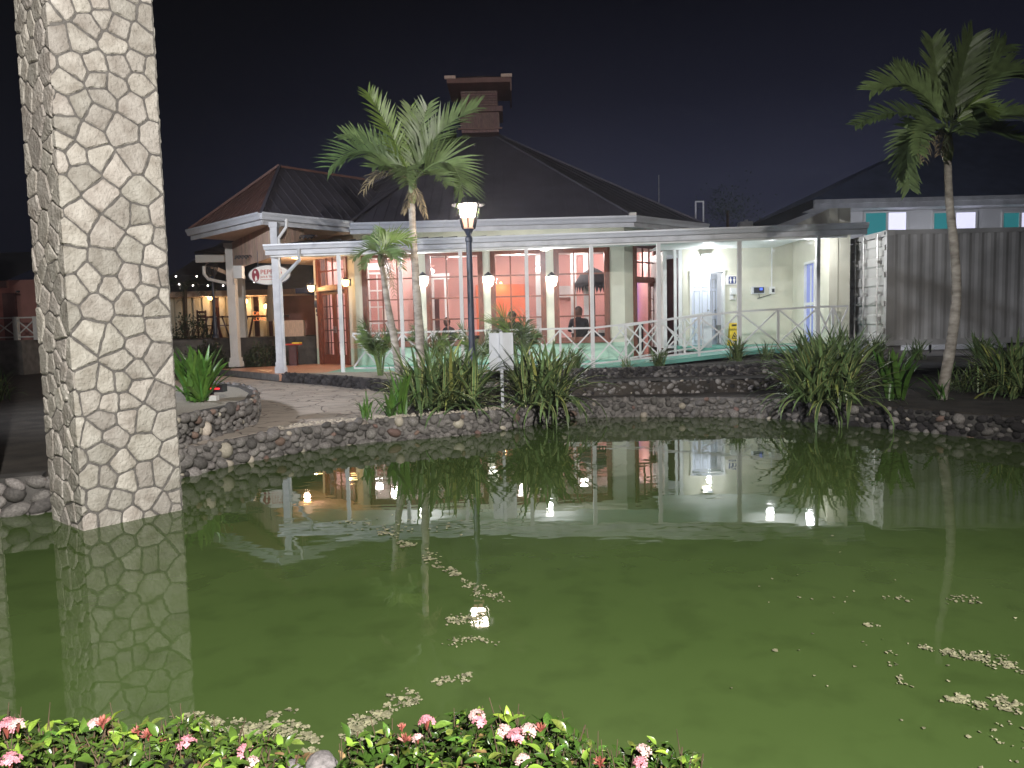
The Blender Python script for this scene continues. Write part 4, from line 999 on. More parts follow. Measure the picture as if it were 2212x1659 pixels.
for (a_, b_, c_) in ((1866,1912,1952),(2012,2056,2100),(2160,2196,2240)):
    zt_ = A(a_,461,YB).z; zl = A(a_,500,YB).z-.25
    x0, x1, x2 = XY(a_,YB), XY(b_,YB), XY(c_,YB)
    w_ = MB(); w_.box((x0-.06,YB-.05,zl),(x0,YB-.002,zt_+.06)); w_.box((x1-.04,YB-.05,zl),(x1+.04,YB-.002,zt_)); w_.box((x2,YB-.05,zl),(x2+.08,YB-.002,zt_+.06)); w_.box((x0-.001,YB-.048,zt_),(x2+.001,YB-.002,zt_+.06))
    wo = w_.build('window', M['white'], bc)
    o = MB().box((x0,YB-.02,zl),(x1-.04,YB-.004,zt_-.0)).build('teal_pane', M['tealglow'], wo); o.location = (0,0,0)
    o = MB().box((x1+.04,YB-.02,zl),(x2,YB-.004,zt_)).build('lit_pane', M['coolglow'], wo); o.location = (0,0,0)
# things on the skyline
mb = MB(); x0, x1 = XY(1503,23.5), XY(1522,23.5); z0_, z1_ = A(1510,487,23.5).z, A(1510,434,23.5).z
mb.box((x0,23.5,z0_),(x0+.04,23.54,z1_)).box((x1-.04,23.5,z0_),(x1,23.54,z1_)).box((x0+.04,23.5,z1_-.04),(x1-.04,23.54,z1_)).box((x0,23.7,z0_-2),(x1,23.78,z0_))
mb.build('pipe_frame', M['whitedirt'], label='thin white pipe frame rising behind the right end of the roof', cat='frame')
c = A(1423,420,27); MB().tube([c-V((0,0,1.2)), A(1423,378,27)], .02, 6).build('antenna', M['steel'], label='thin bare antenna mast above the right roof slope', cat='antenna')
c = A(1613,485,24); MB().box(c+V((-.2,0,-.25)), c+V((.2,.35,.1))).box(c+V((-.05,.02,.1)), c+V((.05,.1,.16))).build('vent_box', M['steel'], label='small grey vent box behind the canopy roof', cat='vent')
c = A(1366,464,20.35); fl_ = MB().box(c+V((-.09,-.1,-.03)), c+V((.09,.08,.05))).build('floodlight', M['signwhite'], label='small pale floodlight on the main gutter corner', cat='lamp')
MB().box(c+V((-.02,-.02,-.09)), c+V((.02,.02,-.03))).build('bracket', M['black'], fl_)

# ------------------------------------------------------------------ street lamps
def street_lamp(b, zt, label, power, color, lit=True, s=1.0, mt='blueblack', zg=.3, group='lantern street lamps'):
    s = s*1.10 if lit else s
    r_ = empty('street_lamp', (b.x,b.y,zg), label, 'street lamp', group); H = zt-zg
    MB().lathe((b.x,b.y,zg), [(.13*s,0),(.13*s,.05),(.10*s,.09),(.075*s,.14),(.068*s,.62),(.085*s,.66),(.085*s,.70),(.062*s,.74),(.048*s,.85),(.043*s,H-.66*s),(.055*s,H-.65*s),(.055*s,H-.60*s),(.03*s,H-.57*s),(.065*s,H-.50*s),(.085*s,H-.47*s)], 14).build('pole', M[mt], r_, smooth=False)
    z0_, z1_ = zt-.46*s, zt-.13*s
    wa, wb = .088*s, .175*s; q = math.pi/4
    MB().lathe((b.x,b.y,0), [(wa*.93*1.2,z0_+.005),(wa*1.2*.5+wb*.5*1.2,(z0_+z1_)/2-.02*s)], 4, q).build('lower_glass', M['lamplow'] if lit else M['glass'], r_)
    MB().lathe((b.x,b.y,0), [(wa*1.2*.5+wb*.5*1.2,(z0_+z1_)/2-.018*s),(wb*1.17,z1_-.005)], 4, q).build('upper_glass', M['lampglass'] if lit else M['glass'], r_)
    f = MB()
    for k in range(4):
        an = q+k*math.pi/2; d = V((math.cos(an), math.sin(an), 0)); f.beam(V((b.x,b.y,z0_))+d*wa*1.27, V((b.x,b.y,z1_))+d*wb*1.24, .026*s, .026*s)
        an2 = an+math.pi/4; d = V((math.cos(an2), math.sin(an2), 0)); f.beam(V((b.x,b.y,z0_))+d*wa*.90, V((b.x,b.y,z1_))+d*wb*.88, .018*s, .018*s)
    f.build('cage', M['black'], r_)
    MB().lathe((b.x,b.y,0), [(wb*1.38,z1_),(wb*1.45,z1_+.02*s),(wb*1.2,z1_+.035*s),(wb*.8,z1_+.09*s),(wb*.3,z1_+.13*s),(.02*s,z1_+.15*s),(.028*s,z1_+.17*s),(.005,z1_+.20*s)], 12).build('cap', M['black'], r_, smooth=False)
    if lit:
        for k in range(4):
            an = q+k*math.pi/2; d = V((math.cos(an), math.sin(an), 0)); MB().sphere(V((b.x,b.y,z1_+.012))+d*wb*1.45, .018*s, 6, 4).build('cap_knob', M['black'], r_)
    return r_
lb = A(1018,700,12.2); ltop = A(1007,425,12.2).z
street_lamp(lb, ltop, 'lit dark blue lantern street lamp among the plants in the middle of the view', 200, (1,.80,.70))
lb2 = A(466,730,24.3)
street_lamp(lb2, A(458,575,24.3).z+.1, 'unlit dark lantern street lamp on the patio steps behind the porch', 0, (1,1,1), lit=False, zg=lb2.z, s=.9)
# assumed unseen lamp behind the camera, lighting the pillar, hedge and near water
fx, fy, fz = 2.1, -4.0, 5.2
MB().lathe((fx,fy,-.1), [(.12,0),(.12,.2),(.06,.3),(.045,fz+.2)], 12).build('assumed_lamp_pole', M['blueblack'], label='assumed unseen tall pole lamp on the near bank behind the viewer', cat='street lamp')
fl_ = MB().box((fx-.25,fy+.05,fz+.12),(fx+.25,fy+.35,fz+.20)).build('assumed_lamp_head', M['black'], label='flat lamp head of the assumed pole lamp behind the viewer', cat='lamp head')
pl1 = lamp('assumed_pole_light', 'SPOT', (fx,fy+.2,fz), 9000, (1,.955,.90), None, .09)
pl1.data.spot_size = R(111); pl1.data.spot_blend = 1
pl1.rotation_euler = (V((-3.6,8.5,.6))-V((fx,fy+.2,fz))).to_track_quat('-Z','Y').to_euler()
# unseen second pole lamp added on the left bank to brighten path and porch
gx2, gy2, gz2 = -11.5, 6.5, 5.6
MB().lathe((gx2,gy2,.2), [(.12,0),(.12,.2),(.06,.3),(.045,gz2)], 12).build('assumed_lamp_pole', M['blueblack'], label='assumed tall pole lamp added on the left bank outside the view to light the porch', cat='street lamp')
MB().box((gx2-.25,gy2+.0,gz2+.12),(gx2+.25,gy2+.35,gz2+.20)).build('assumed_lamp_head', M['black'], label='flat lamp head of the assumed unseen pole lamp on the left bank', cat='lamp head')
pl2 = lamp('assumed_pole_light', 'SPOT', (gx2,gy2+.2,gz2), 5600, (.86,.90,1), None, .12)
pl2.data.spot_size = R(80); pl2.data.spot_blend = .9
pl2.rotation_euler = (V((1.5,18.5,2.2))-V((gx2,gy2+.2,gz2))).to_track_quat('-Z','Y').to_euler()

# ------------------------------------------------------------------ wall lanterns
def wall_lantern(c, nrm, label, power, color, glow, s=1.0, off_=.16):
    r_ = empty('wall_lantern', tuple(c), label, 'wall lantern', 'lanterns on the restaurant walls')
    t = V((-nrm.y,nrm.x,0)); MB().obox(c, t, nrm, Zv, (-.04,.0,-.10), (.04,.02,.10)).build('back_plate', M['black'], r_)
    g = c+nrm*off_
    MB().tube([c+nrm*.02+Zv*.02, c+nrm*.08+Zv*.10, g+Zv*.13*s], .008, 6).build('arm', M['black'], r_)
    MB().lathe(g, [(.035*s,-.11*s),(.07*s,-.09*s),(.095*s,.0),(.095*s,.06*s)], 8).build('glass_globe', M[glow], r_, smooth=False)
    MB().lathe(g, [(.085*s,.062*s),(.07*s,.09*s),(.03*s,.12*s),(.01,.14*s)], 8).build('cap', M['black'], r_)
    lamp('lantern_light', 'POINT', g+nrm*.13+Zv*.0, power, color, r_, .05)
    return r_
for i, px_ in enumerate((913,1053,1189)):
    c = A(px_+2, 606, YW-.001); wall_lantern(V((c.x,YW-.002,c.z)), V((0,-1,0)), ('bright white wall lantern between the first and second big windows','bright white wall lantern between the second and third big windows','bright white wall lantern between the third and fourth big windows')[i], 300, (1,.93,.80), 'whiteglow', 1.7)
nf = V((-a45,-a45,0))
c = F0+d1*-.08; c = F0.lerp(FC, .045); c.z = A(648,622,22.8).z; wall_lantern(c, nf, 'warm wall lantern left of the porch french doors', 22, (1,.62,.25), 'warmglow', 1.1)
c = F0.lerp(FC, .90); c.z = A(745,612,22).z; wall_lantern(c, nf, 'warm wall lantern right of the porch french doors', 22, (1,.62,.25), 'warmglow', 1.1)
c = A(1524,553,YR); rl = empty('restroom_lamp', (c.x,YR,c.z), 'bright cool lamp fixed above the white restroom door', 'wall lamp')
MB().obox(V((c.x,YR-.002,c.z)), X1, V((0,-1,0)), Zv, (-.14,0,-.02), (.14,.12,.05)).build('housing', M['whitedirt'], rl)
MB().obox(V((c.x,YR-.002,c.z)), X1, V((0,-1,0)), Zv, (-.12,.01,-.05), (.12,.10,-.022)).build('lens', M['whiteglow'], rl)
lamp('restroom_light', 'POINT', (c.x,YR-.30,c.z-.30), 52, (.90,.95,1), rl, .06)
for px_, Y_, pw, lb_ in ((1665,18.1,50,'assumed unseen cool ceiling lamp under the canopy in front of the wall terminal'),(1752,17.35,60,'assumed unseen cool ceiling lamp at the container end of the canopy'),(1180,19.3,110,'added unseen ceiling lamp under the canopy in front of the third window'),(900,19.4,110,'added unseen ceiling lamp under the canopy in front of the first window')):  # all four unseen: two assumed near the container, two added to brighten the facade
    c = V((XY(px_,Y_),Y_,zc+.13)); cl_ = empty('added_canopy_lamp', tuple(c), lb_, 'ceiling light'); MB().lathe((c.x,c.y,zc+.10), [(.10,0),(.11,.04)], 12).build('disc', M['whiteglow'], cl_)
    lamp('added_canopy_light', 'POINT', (c.x,c.y,zc-.05), pw, (.95,.97,1), cl_, .08)
c = V((XY(2010,24.2),24.2,2.6)); wp = empty('unseen_fill_lamp', tuple(c), 'small unseen lamp added behind the container to brighten the far wall', 'lamp'); MB().box(c+V((-.1,-.1,.02)), c+V((.1,.1,.08))).build('head', M['black'], wp); MB().box((c.x-.03,c.y-.03,.3),(c.x+.03,c.y+.03,2.62)).build('post', M['black'], wp)  # unseen lamp added to brighten the far wall and its eave
lamp('unseen_fill_light', 'POINT', c-V((0,0,.08)), 260, (.9,.92,1), wp, .1)
# assumed porch ceiling light, itself unseen
pc = c1.lerp(c2, .5)+vv*1.4; pc.z = 3.6; plt = empty('assumed_porch_ceiling_light', tuple(pc), 'assumed unseen round ceiling light inside the porch', 'ceiling light')
MB().lathe(pc, [(.12,0),(.12,.03),(.02,.05)], 14).build('disc', M['warmglow'], plt); lamp('assumed_porch_light', 'POINT', pc-Zv*.12, 70, (1,.70,.52), plt, .08)
# interior lights
for i, (x, y) in enumerate(((XY(840,23.3),23.2),(XY(990,23.3),23.8),(XY(1120,23.3),23.4),(XY(1260,23.3),23.8),(XY(1370,24.6),25.0),(-4.5,24.3))):
    cl_ = empty('ceiling_lamp', (x,y,3.94), 'flat ceiling lamp inside the dining room, '+('far left','second from left','above the orange niche','above the seated diner','by the right hand doors','by the left hand doors')[i], 'ceiling light', 'dining room ceiling lamps')
    MB().lathe((x,y,3.90), [(.14,0),(.15,.045)], 14).build('disc', M['whiteglow'], cl_)
    lamp('dining_light', 'POINT', (x,y,3.7), 105, (1,.90,.88), cl_, .12)
c = A(1082,618,26.0); lamp('niche_light', 'POINT', (c.x,25.9,c.z), 10, (1,.62,.25), None, .05)
MB().lathe((c.x,25.95,c.z+.08), [(.05,0),(.03,.06)], 10).build('niche_spotlight', M['warmglow'], label='small warm spotlight on the orange niche wall', cat='spotlight')

# ------------------------------------------------------------------ people and furniture inside
def person(name, joints, edges, radii, mt, label, head, headr, hmat, group=None):
    me = bpy.data.meshes.new(name); me.from_pydata(joints, edges, []); me.materials.append(mt)
    o = bpy.data.objects.new(name, me); COL.objects.link(o); md = o.modifiers.new('Skin', 'SKIN'); md.use_smooth_shade = True
    for i, r_ in enumerate(radii): me.skin_vertices[0].data[i].radius = (r_, r_*.85)
    me.skin_vertices[0].data[0].use_root = True
    sb = o.modifiers.new('Subdivision', 'SUBSURF'); sb.levels = 1; sb.render_levels = 1
    tag(o, label, 'person', group)
    h = MB().sphere(V(head), headr, 12, 9, (.82,.92,1.15)).build('head', hmat, o, smooth=True)
    hr = MB().sphere(V(head)+V((0,.012,.022)), headr*1.03, 12, 8, (.84,.90,1.05)).build('hair', M['cloth'], o, smooth=True)
    return o
def seated(px_, Y, yaw, mt, label, lean=0, s=1.0, hmat=None):
    o = V((XY(px_,Y), Y, .45)); c_, n_ = math.cos(yaw), math.sin(yaw)
    def P(x, y, z): return o+V((x*c_-y*n_, x*n_+y*c_, z))*1.0 if s == 1 else o+V((x*c_-y*n_, x*n_+y*c_, z))*s
    J = [P(0,0,.50), P(0,.02+lean*.2,.75), P(0,.04+lean,1.0), P(0,.05+lean,1.10), P(0,.06+lean,1.17), P(-.20,.04+lean,1.02), P(.20,.04+lean,1.02), P(-.27,.14+lean,.76), P(.27,.14+lean,.76), P(-.16,.36,.74), P(.16,.36,.74),
         P(-.10,.02,.48), P(.10,.02,.48), P(-.13,.42,.50), P(.13,.42,.50), P(-.13,.40,.08), P(.13,.40,.08), P(-.13,.52,.04), P(.13,.52,.04)]
    Ed = [(0,1),(1,2),(2,3),(3,4),(2,5),(2,6),(5,7),(6,8),(7,9),(8,10),(0,11),(0,12),(11,13),(12,14),(13,15),(14,16),(15,17),(16,18)]
    Rr = [.19,.19,.21,.09,.08,.11,.11,.05,.05,.03,.03,.10,.10,.07,.07,.045,.045,.04,.04]
    return person('person', J, Ed, Rr, M[mt], label, P(0,.08+lean,1.27), .135*s, hmat or M['skin'])
seated(1252, 22.9, .1, 'cloth', 'person in dark clothes seated behind the fourth big window', lean=.05, s=1.12)
seated(1083, 24.0, -.3, 'skin2', 'person in a tan top seated behind the second big window', s=.95)
seated(1110, 22.7, .5, 'cloth', 'person in black seated at the left of the third big window', s=1.05)
seated(985, 23.2, 1.2, 'cloth', 'person in black leaning over a table behind the second big window', lean=.25, s=.95)
def chair(px_, Y, yaw, label):
    o = V((XY(px_,Y), Y, .45)); t = V((math.cos(yaw),math.sin(yaw),0)); n_ = V((-t.y,t.x,0)); r_ = empty('dining_chair', tuple(o), label, 'chair', 'dining room chairs')
    MB().obox(o, t, n_, Zv, (-.2,-.2,.43), (.2,.2,.48)).build('seat', M['cloth'], r_)
    MB().obox(o, t, n_, Zv, (-.2,-.23,.55), (.2,-.19,.98)).build('backrest', M['cloth'], r_)
    for a_ in (-.18,.18):
        for b_ in (-.2,.17): MB().obox(o, t, n_, Zv, (a_-.02,b_-.02,0), (a_+.02,b_+.02,.43 if b_ > 0 else .98)).build('leg', M['cloth'], r_)
chair(1252,22.75,.1,'black chair under the diner behind the fourth window'); chair(1083,23.9,-.3,'black chair under the diner in a tan top'); chair(1110,22.6,.5,'black chair under the diner at the third window'); chair(985,23.1,1.2,'black chair under the diner leaning over the table')
chair(905,23.4,2.0,'empty black chair seen behind the first big window'); chair(840,23.0,.4,'empty black chair near the inner white casing')
def table(px_, Y, label, w=.8, cloth='cloth'):
    o = V((XY(px_,Y), Y, .45)); r_ = empty('dining_table', tuple(o), label, 'table', 'dining room tables')
    MB().box(o+V((-w/2,-.4,.72)), o+V((w/2,.4,.76))).build('tabletop', M[cloth], r_); MB().box(o+V((-w/2+.03,-.37,.30)), o+V((w/2-.03,.37,.718))).build('cloth_skirt', M['cloth'], r_)
    for a_ in (-1,1):
        for b_ in (-1,1): MB().box(o+V((a_*(w/2-.06)-.025,b_*.32-.025,0)), o+V((a_*(w/2-.06)+.025,b_*.32+.025,.3))).build('leg', M['mahogd'], r_)
table(1298,23.4,'dark table with white napkins at the right of the fourth window', 1.3); table(1262,23.7,'dark table in front of the diner at the fourth window'); table(1140,23.2,'dark table between the third window diner and the column', .9); table(1035,24.0,'dark table behind the second big window', .8); table(880,23.6,'dark table behind the first big window', .9)
o = V((XY(1292,23.3),23.2,1.21)); MB().box(o, o+V((.22,.2,.09))).box(o+V((.3,0,0)), o+V((.36,.1,.16))).build('napkin_box', M['signwhite'], label='white napkin box on the dark table at the right window', cat='box')
o = V((XY(1175,24),23.1,1.21)); MB().box(o, o+V((.3,.04,.24))).box(o+V((.1,-.06,0)), o+V((.2,.1,.02))).build('monitor', M['cloth'], label='small black monitor on the table beside the third window', cat='monitor')
# fringed bar parasol inside
c = V((XY(1283,24.0),24.0,0)); um = empty('fringed_bar_parasol', (c.x,c.y,.45), 'black fringed parasol over the bar behind the fourth big window', 'parasol')
MB().tube([c+Zv*.45, c+Zv*3.3], .05, 8).build('pole', M['cloth'], um)
MB().lathe((c.x,c.y,0), [(.62,2.72),(.60,2.80),(.42,3.08),(.15,3.25),(.02,3.3)], 16).build('canopy', M['cloth'], um)
f = MB()
for k in range(32):
    an = 2*math.pi*k/32; a2 = 2*math.pi*(k+.5)/32; a3 = 2*math.pi*(k+1)/32
    P = lambda an_, z: V((c.x+.62*math.cos(an_), c.y+.62*math.sin(an_), z))
    f.add([P(an,2.72),P(a3,2.72),P(a2,2.50)], [(0,1,2)])
f.build('zigzag_fringe', M['cloth'], um)
# counter and display seen through the open right-hand door
dcx = XY(1400,25.6)
ct_ = empty('bar_counter', (dcx,25.6,.45), 'dark bar counter seen through the open right-hand doors', 'counter')
MB().box((dcx-1.0,25.2,.45),(dcx-.1,25.8,1.45)).build('front', M['cloth'], ct_); MB().box((dcx-1.05,25.15,1.45),(dcx-.05,25.85,1.5)).build('top', M['floorin'], ct_)
MB().box((dcx-.75,26.3,1.6),(dcx-.25,26.38,3.0)).build('display_panel', M['blueglow'], label='glowing blue display panel seen through the right-hand doors', cat='display')
rg = random.Random(3); sh = empty('drinks_shelf', (dcx,26.1,.45), 'shelf of colourful bottles seen through the right-hand doors', 'shelf')
cols = [mat('bottle_'+n_, c_, .3, .1, 5) for n_, c_ in (('amber',(.6,.25,.05)),('white',(.7,.65,.6)),('green',(.1,.35,.1)),('red',(.6,.05,.05)),('yellow',(.7,.5,.1)))]
for j in range(5):
    z_ = 1.3+j*.36; MB().box((dcx-.2,25.95,z_-.02),(dcx+.75,26.2,z_)).build('shelf_board', M['board'], sh)
for j in range(5):
    for k in range(8):
        x = dcx-.13+k*.11; MB().lathe((x,26.05+rg.uniform(-.03,.03),1.3+j*.36), [(.035,0),(.035,.17),(.012,.22),(.012,.28)], 7).build('bottle', rg.choice(cols), label=None, cat=None, parent=sh)

# ------------------------------------------------------------------ palms
def strip(mb, P, T0, L, w, droop, side, segs=3):
    """leaflet: tapering strip from P along T0, bending down"""
    d = V(T0).normalized(); p = V(P); prev = None
    sdv = d.cross(side)
    if sdv.length < 1e-3: sdv = d.cross(V((0.3,.2,1)))
    sdv.normalize(); n0 = len(mb.v); pts = []
    for k in range(segs+1):
        t = k/segs; ww = w*(.55+.9*t)*(1-t) + w*.55*min(1, t*3)*(1-t*.85)
        if k == segs: pts.append(p.copy()); break
        pts.append(p-sdv*ww/2); pts.append(p+sdv*ww/2)
        p = p+d*(L/segs); d = (d+V((0,0,-droop/segs))).normalized()
    fs = [(2*k,2*k+1,2*k+3,2*k+2) for k in range(segs-1)]+[(2*segs-2,2*segs-1,2*segs)]
    mb.add(pts, fs)
def frond(P0, P1_, P2_, L, n, mt, rg, parent, N=V((0,-.75,.65)), w=.028, droop=.5, ang=.75, miss=.04, name='frond', curl=0, stuff=False, mb=None, t0=.14):
    own = mb is None; mb = mb or MB()
    P0, P1_, P2_ = V(P0), V(P1_), V(P2_)
    C = lambda t: P0*(1-t)**2+P1_*2*t*(1-t)+P2_*t*t
    T = lambda t: ((P1_-P0)*(1-t)+(P2_-P1_)*t).normalized()
    mb.tube([C(i/8) for i in range(9)], [.014-.011*i/8 for i in range(9)], 5)
    N = V(N).normalized()
    for i in range(n):
        t = t0+(1-t0)*(i+.5)/n; c = C(t); tg = T(t); S = tg.cross(N).normalized()
        prof = math.sin(math.pi*min(1, (t-t0)/(1-t0)*.62+.25))**.7
        for sd_ in (-1, 1):
            if rg.random() < miss: continue
            spread = ang+(t-.5)*-.25+rg.uniform(-.10,.10)
            d = tg*math.cos(spread*1.1)*1.0+S*sd_*math.sin(spread*1.1)+N*(.28+rg.uniform(-.12,.12))
            strip(mb, c, d, L*prof*rg.uniform(.88,1.08), w*rg.uniform(.8,1.2), droop*rg.uniform(.6,1.3)+(rg.uniform(0,1.5) if rg.random() < curl else 0), N, 3)
    if own: return mb.build(name, mt, parent)
def trunk_(pts, Y, w0, w1, parent, mt='trunk', zbase=None, rings=26, seed=1):
    rg = random.Random(seed); P = [A(x, y, Y) for x, y in pts]
    if zbase is not None: P[-1].z = zbase
    # resample with ring swellings
    L = [0]
    for i in range(len(P)-1): L.append(L[-1]+(P[i+1]-P[i]).length)
    out = []; rad = []; N_ = rings*2
    for k in range(N_+1):
        s_ = L[-1]*k/N_
        for i in range(len(P)-1):
            if s_ <= L[i+1]+1e-6: break
        a_ = P[max(0,i-1)]; b_ = P[i]; c_ = P[i+1]; d_ = P[min(len(P)-1, i+2)]; t = (s_-L[i])/(L[i+1]-L[i])
        q = .5*((2*b_)+(-a_+c_)*t+(2*a_-5*b_+4*c_-d_)*t*t+(-a_+3*b_-3*c_+d_)*t**3)
        out.append(q); rad.append((w0+(w1-w0)*k/N_)*(1+(.035 if rg.random() < .3 else 0)+rg.uniform(-.02,.02))*.5)
    rad[-1] *= 1.3
    return MB().tube(out, rad, 12).build('trunk', M[mt], parent, smooth=True)
# palm 1, centre
Y1_ = 12.6; rg = random.Random(21)
pb = A(910,850,Y1_); palm = empty('palm_tree', (pb.x,pb.y,.3), 'tall feathery palm tree just left of the street lamp', 'palm tree', 'palm trees')
trunk_([(889,432),(892,500),(898,600),(905,700),(909,790),(912,880)], Y1_, .105, .17, palm, zbase=.25, seed=3)
MB().tube([A(889,440,Y1_), A(891,415,Y1_), A(892,380,Y1_)], [.062,.075,.05], 10).build('crownshaft', M['shaft'], palm, smooth=True)
def F(px, py, dy=0, Yb=Y1_): return A(px, py, Yb+dy)
g0 = F(892,392)
FR = [((791,275,-.2),(712,362,-.3),.55,30,'frond',(0,-.8,.6)), ((850,290,.1),(795,200,.1),.42,26,'frondl',(.3,-.85,.4)), ((890,300,.3),(887,232,.4),.40,22,'frondl',(.1,-1,.2)),
      ((925,275,-.1),(1030,232,-.2),.50,32,'frond',(.1,-.8,.6)), ((985,285,-.3),(1004,440,-.5),.62,34,'frond',(.55,-.8,.25)), ((935,320,.6),(985,300,1.0),.55,24,'frond',(0,-.7,.7)),
      ((860,330,.8),(830,300,1.2),.5,24,'frond',(-.1,-.6,.7)), ((870,330,-.9),(880,400,-1.3),.42,24,'frond',(0,-.7,.7)), ((930,350,-.8),(968,400,-1.2),.42,24,'frond',(.3,-.7,.6)),
      ((845,345,-.3),(805,362,-.6),.40,22,'frond',(-.1,-.8,.5)), ((905,290,.2),(925,225,.3),.42,22,'frond',(.1,-1,.2)), ((830,300,.4),(745,290,.5),.45,24,'frond',(0,-.8,.6))]
for (m_, t_p, L_, n_, mt_, N_) in FR:
    frond(g0, F(*m_), F(*t_p), L_, n_, M[mt_], rg, palm, N=V(N_), w=.042, droop=.35, ang=.72)
for (m_, t_p, L_) in (((835,330,-.2),(785,412,-.3),.30),((860,360,.1),(800,385,.2),.3),((905,420,-.1),(920,470,-.2),.16),((885,430,-.1),(872,460,-.2),.15)):
    frond(g0-V((0,0,.05)), F(*m_), F(*t_p), L_, 20, M['dry'], rg, palm, w=.018, droop=1.2, ang=.6, miss=.15, name='dry_frond', curl=.5)
# palm 2, small leaning
Y2_ = 12.0; rg = random.Random(22); pb = A(868,845,Y2_)
palm = empty('palm_tree', (pb.x,pb.y,.3), 'small leaning palm tree at the left of the tall one', 'palm tree', 'palm trees')
trunk_([(824,572),(829,600),(838,660),(851,730),(862,800),(872,885)], Y2_, .08, .15, palm, zbase=.25, seed=4)
MB().tube([A(824,576,Y2_), A(823,560,Y2_), A(823,545,Y2_)], [.045,.06,.035], 10).build('crownshaft', M['shaft'], palm, smooth=True)
g0 = A(823,550,Y2_)
for (m_, t_p, L_, n_, mt_, N_) in (((795,522,-.1),(763,560,-.2),.24,24,'frond',(0,-.6,.8)), ((845,500,.0),(888,525,-.1),.32,26,'frondl',(.1,-.8,.6)), ((850,520,-.2),(868,580,-.4),.25,24,'frond',(.5,-.8,.2)),
        ((812,520,.3),(800,510,.5),.25,18,'frond',(0,-.8,.6)), ((830,500,.1),(835,505,.2),.30,16,'frondl',(0,-1,.1)), ((800,540,-.4),(785,580,-.6),.22,20,'frond',(-.3,-.8,.4)), ((838,530,-.5),(850,560,-.8),.22,20,'frond',(.2,-.8,.5))):
    frond(g0, A(m_[0],m_[1],Y2_+m_[2]), A(t_p[0],t_p[1],Y2_+t_p[2]), L_, n_, M[mt_], rg, palm, N=V(N_), w=.022, droop=.5)
for (m_, t_p) in (((845,560),(852,640)),((865,530),(892,558)),((838,570),(846,620))):
    frond(g0, A(*m_,Y2_-.1), A(*t_p,Y2_-.15), .17, 18, M['dry'], rg, palm, w=.014, droop=1.2, name='dry_frond', curl=.5)
MB().tube([A(823,545,Y2_), A(819,500,Y2_), A(820,480,Y2_)], [.01,.007,.002], 5).build('spear_leaf', M['frondl'], palm)
# palm 3, right
Y3_ = 10.6; rg = random.Random(23); pb = A(2040,850,Y3_)
palm = empty('palm_tree', (pb.x,pb.y,.3), 'palm tree at the right with a curved pale trunk in front of the container', 'palm tree', 'palm trees')
trunk_([(2047,342),(2051,440),(2062,540),(2066,640),(2055,740),(2037,840),(2033,900)], Y3_, .092, .150, palm, zbase=.22, seed=5)
MB().tube([A(2047,348,Y3_), A(2046,325,Y3_), A(2048,290,Y3_)], [.056,.085,.045], 10).build('crownshaft', M['shaft'], palm, smooth=True)
g0 = A(2050,290,Y3_)
for (m_, t_p, L_, n_, mt_, N_) in (((1985,140,.0),(1884,195,-.1),.45,32,'frond',(0,-.8,.6)), ((1960,205,-.3),(1848,272,-.5),.32,26,'frond',(0,-.7,.6)), ((1935,240,.0),(1966,405,-.1),.42,30,'frond',(-.6,-.8,.1)),
        ((2025,180,.2),(2014,88,.3),.42,24,'frond',(0,-1,.2)), ((2070,170,.1),(2100,82,.1),.48,28,'frond',(.1,-1,.2)), ((2110,110,.2),(2225,175,.2),.55,32,'frond',(.1,-.8,.6)),
        ((2095,190,-.2),(2135,250,-.4),.35,22,'frondl',(.4,-.8,.3)), ((2130,235,-.1),(2235,255,-.3),.40,28,'frond',(.1,-.7,.7)), ((2110,250,.3),(2225,315,.5),.40,28,'frond',(.2,-.7,.6)),
        ((2030,200,.6),(2055,120,1.0),.5,26,'frond',(0,-.9,.4)), ((2090,150,.5),(2170,100,.8),.5,28,'frond',(.1,-.9,.4)), ((1990,230,-.6),(1985,330,-1.0),.32,22,'frond',(-.2,-.7,.6)), ((2000,190,.5),(1935,150,.7),.42,24,'frond',(0,-.8,.5)), ((2070,240,-.6),(2085,290,-1.0),.34,22,'frond',(0,-.6,.7))):
    frond(g0, A(m_[0],m_[1],Y3_+m_[2]), A(t_p[0],t_p[1],Y3_+t_p[2]), L_, int(n_*1.25), M[mt_], rg, palm, N=V(N_), w=.055, droop=.35, ang=.66)
for (m_, t_p) in (((2010,260),(1975,330)),((2000,270),(1995,350)),((2040,290),(2030,335))):
    frond(g0, A(*m_,Y3_-.2), A(*t_p,Y3_-.3), .2, 16, M['dry'], rg, palm, w=.016, droop=1.2, name='dry_frond', curl=.5)

# ------------------------------------------------------------------ strap-leaved plants
def blade(L, w, bend, segs=7, fold=.25, tipw=.0, seed=0):
    """a leaf blade rooted at the origin, rising along +Z and arching towards +Y"""
    vs_ = []; fs = []; y = z = 0; a_ = .06
    for k in range(segs+1):
        t = k/segs; ww = w*(.55+1.6*t)*(1-t)**.75 if t > .05 else w*.5
        ww = max(ww, w*.03)
        nx, nz = 0, 0
        vs_ += [(-ww/2,y-0,z+0), (0,y+fold*ww*math.cos(a_)*.6,z-fold*ww*math.sin(a_)*.6), (ww/2,y,z)]
        a_ += bend/segs*(.4+1.2*t); y += math.sin(a_)*L/segs; z += math.cos(a_)*L/segs
    for k in range(segs): i = 3*k; fs += [(i,i+1,i+4,i+3),(i+1,i+2,i+5,i+4)]
    me = bpy.data.meshes.new('leaf'); me.from_pydata(vs_, [], fs); me.polygons.foreach_set('use_smooth', [True]*len(fs)); return me
BL = {}
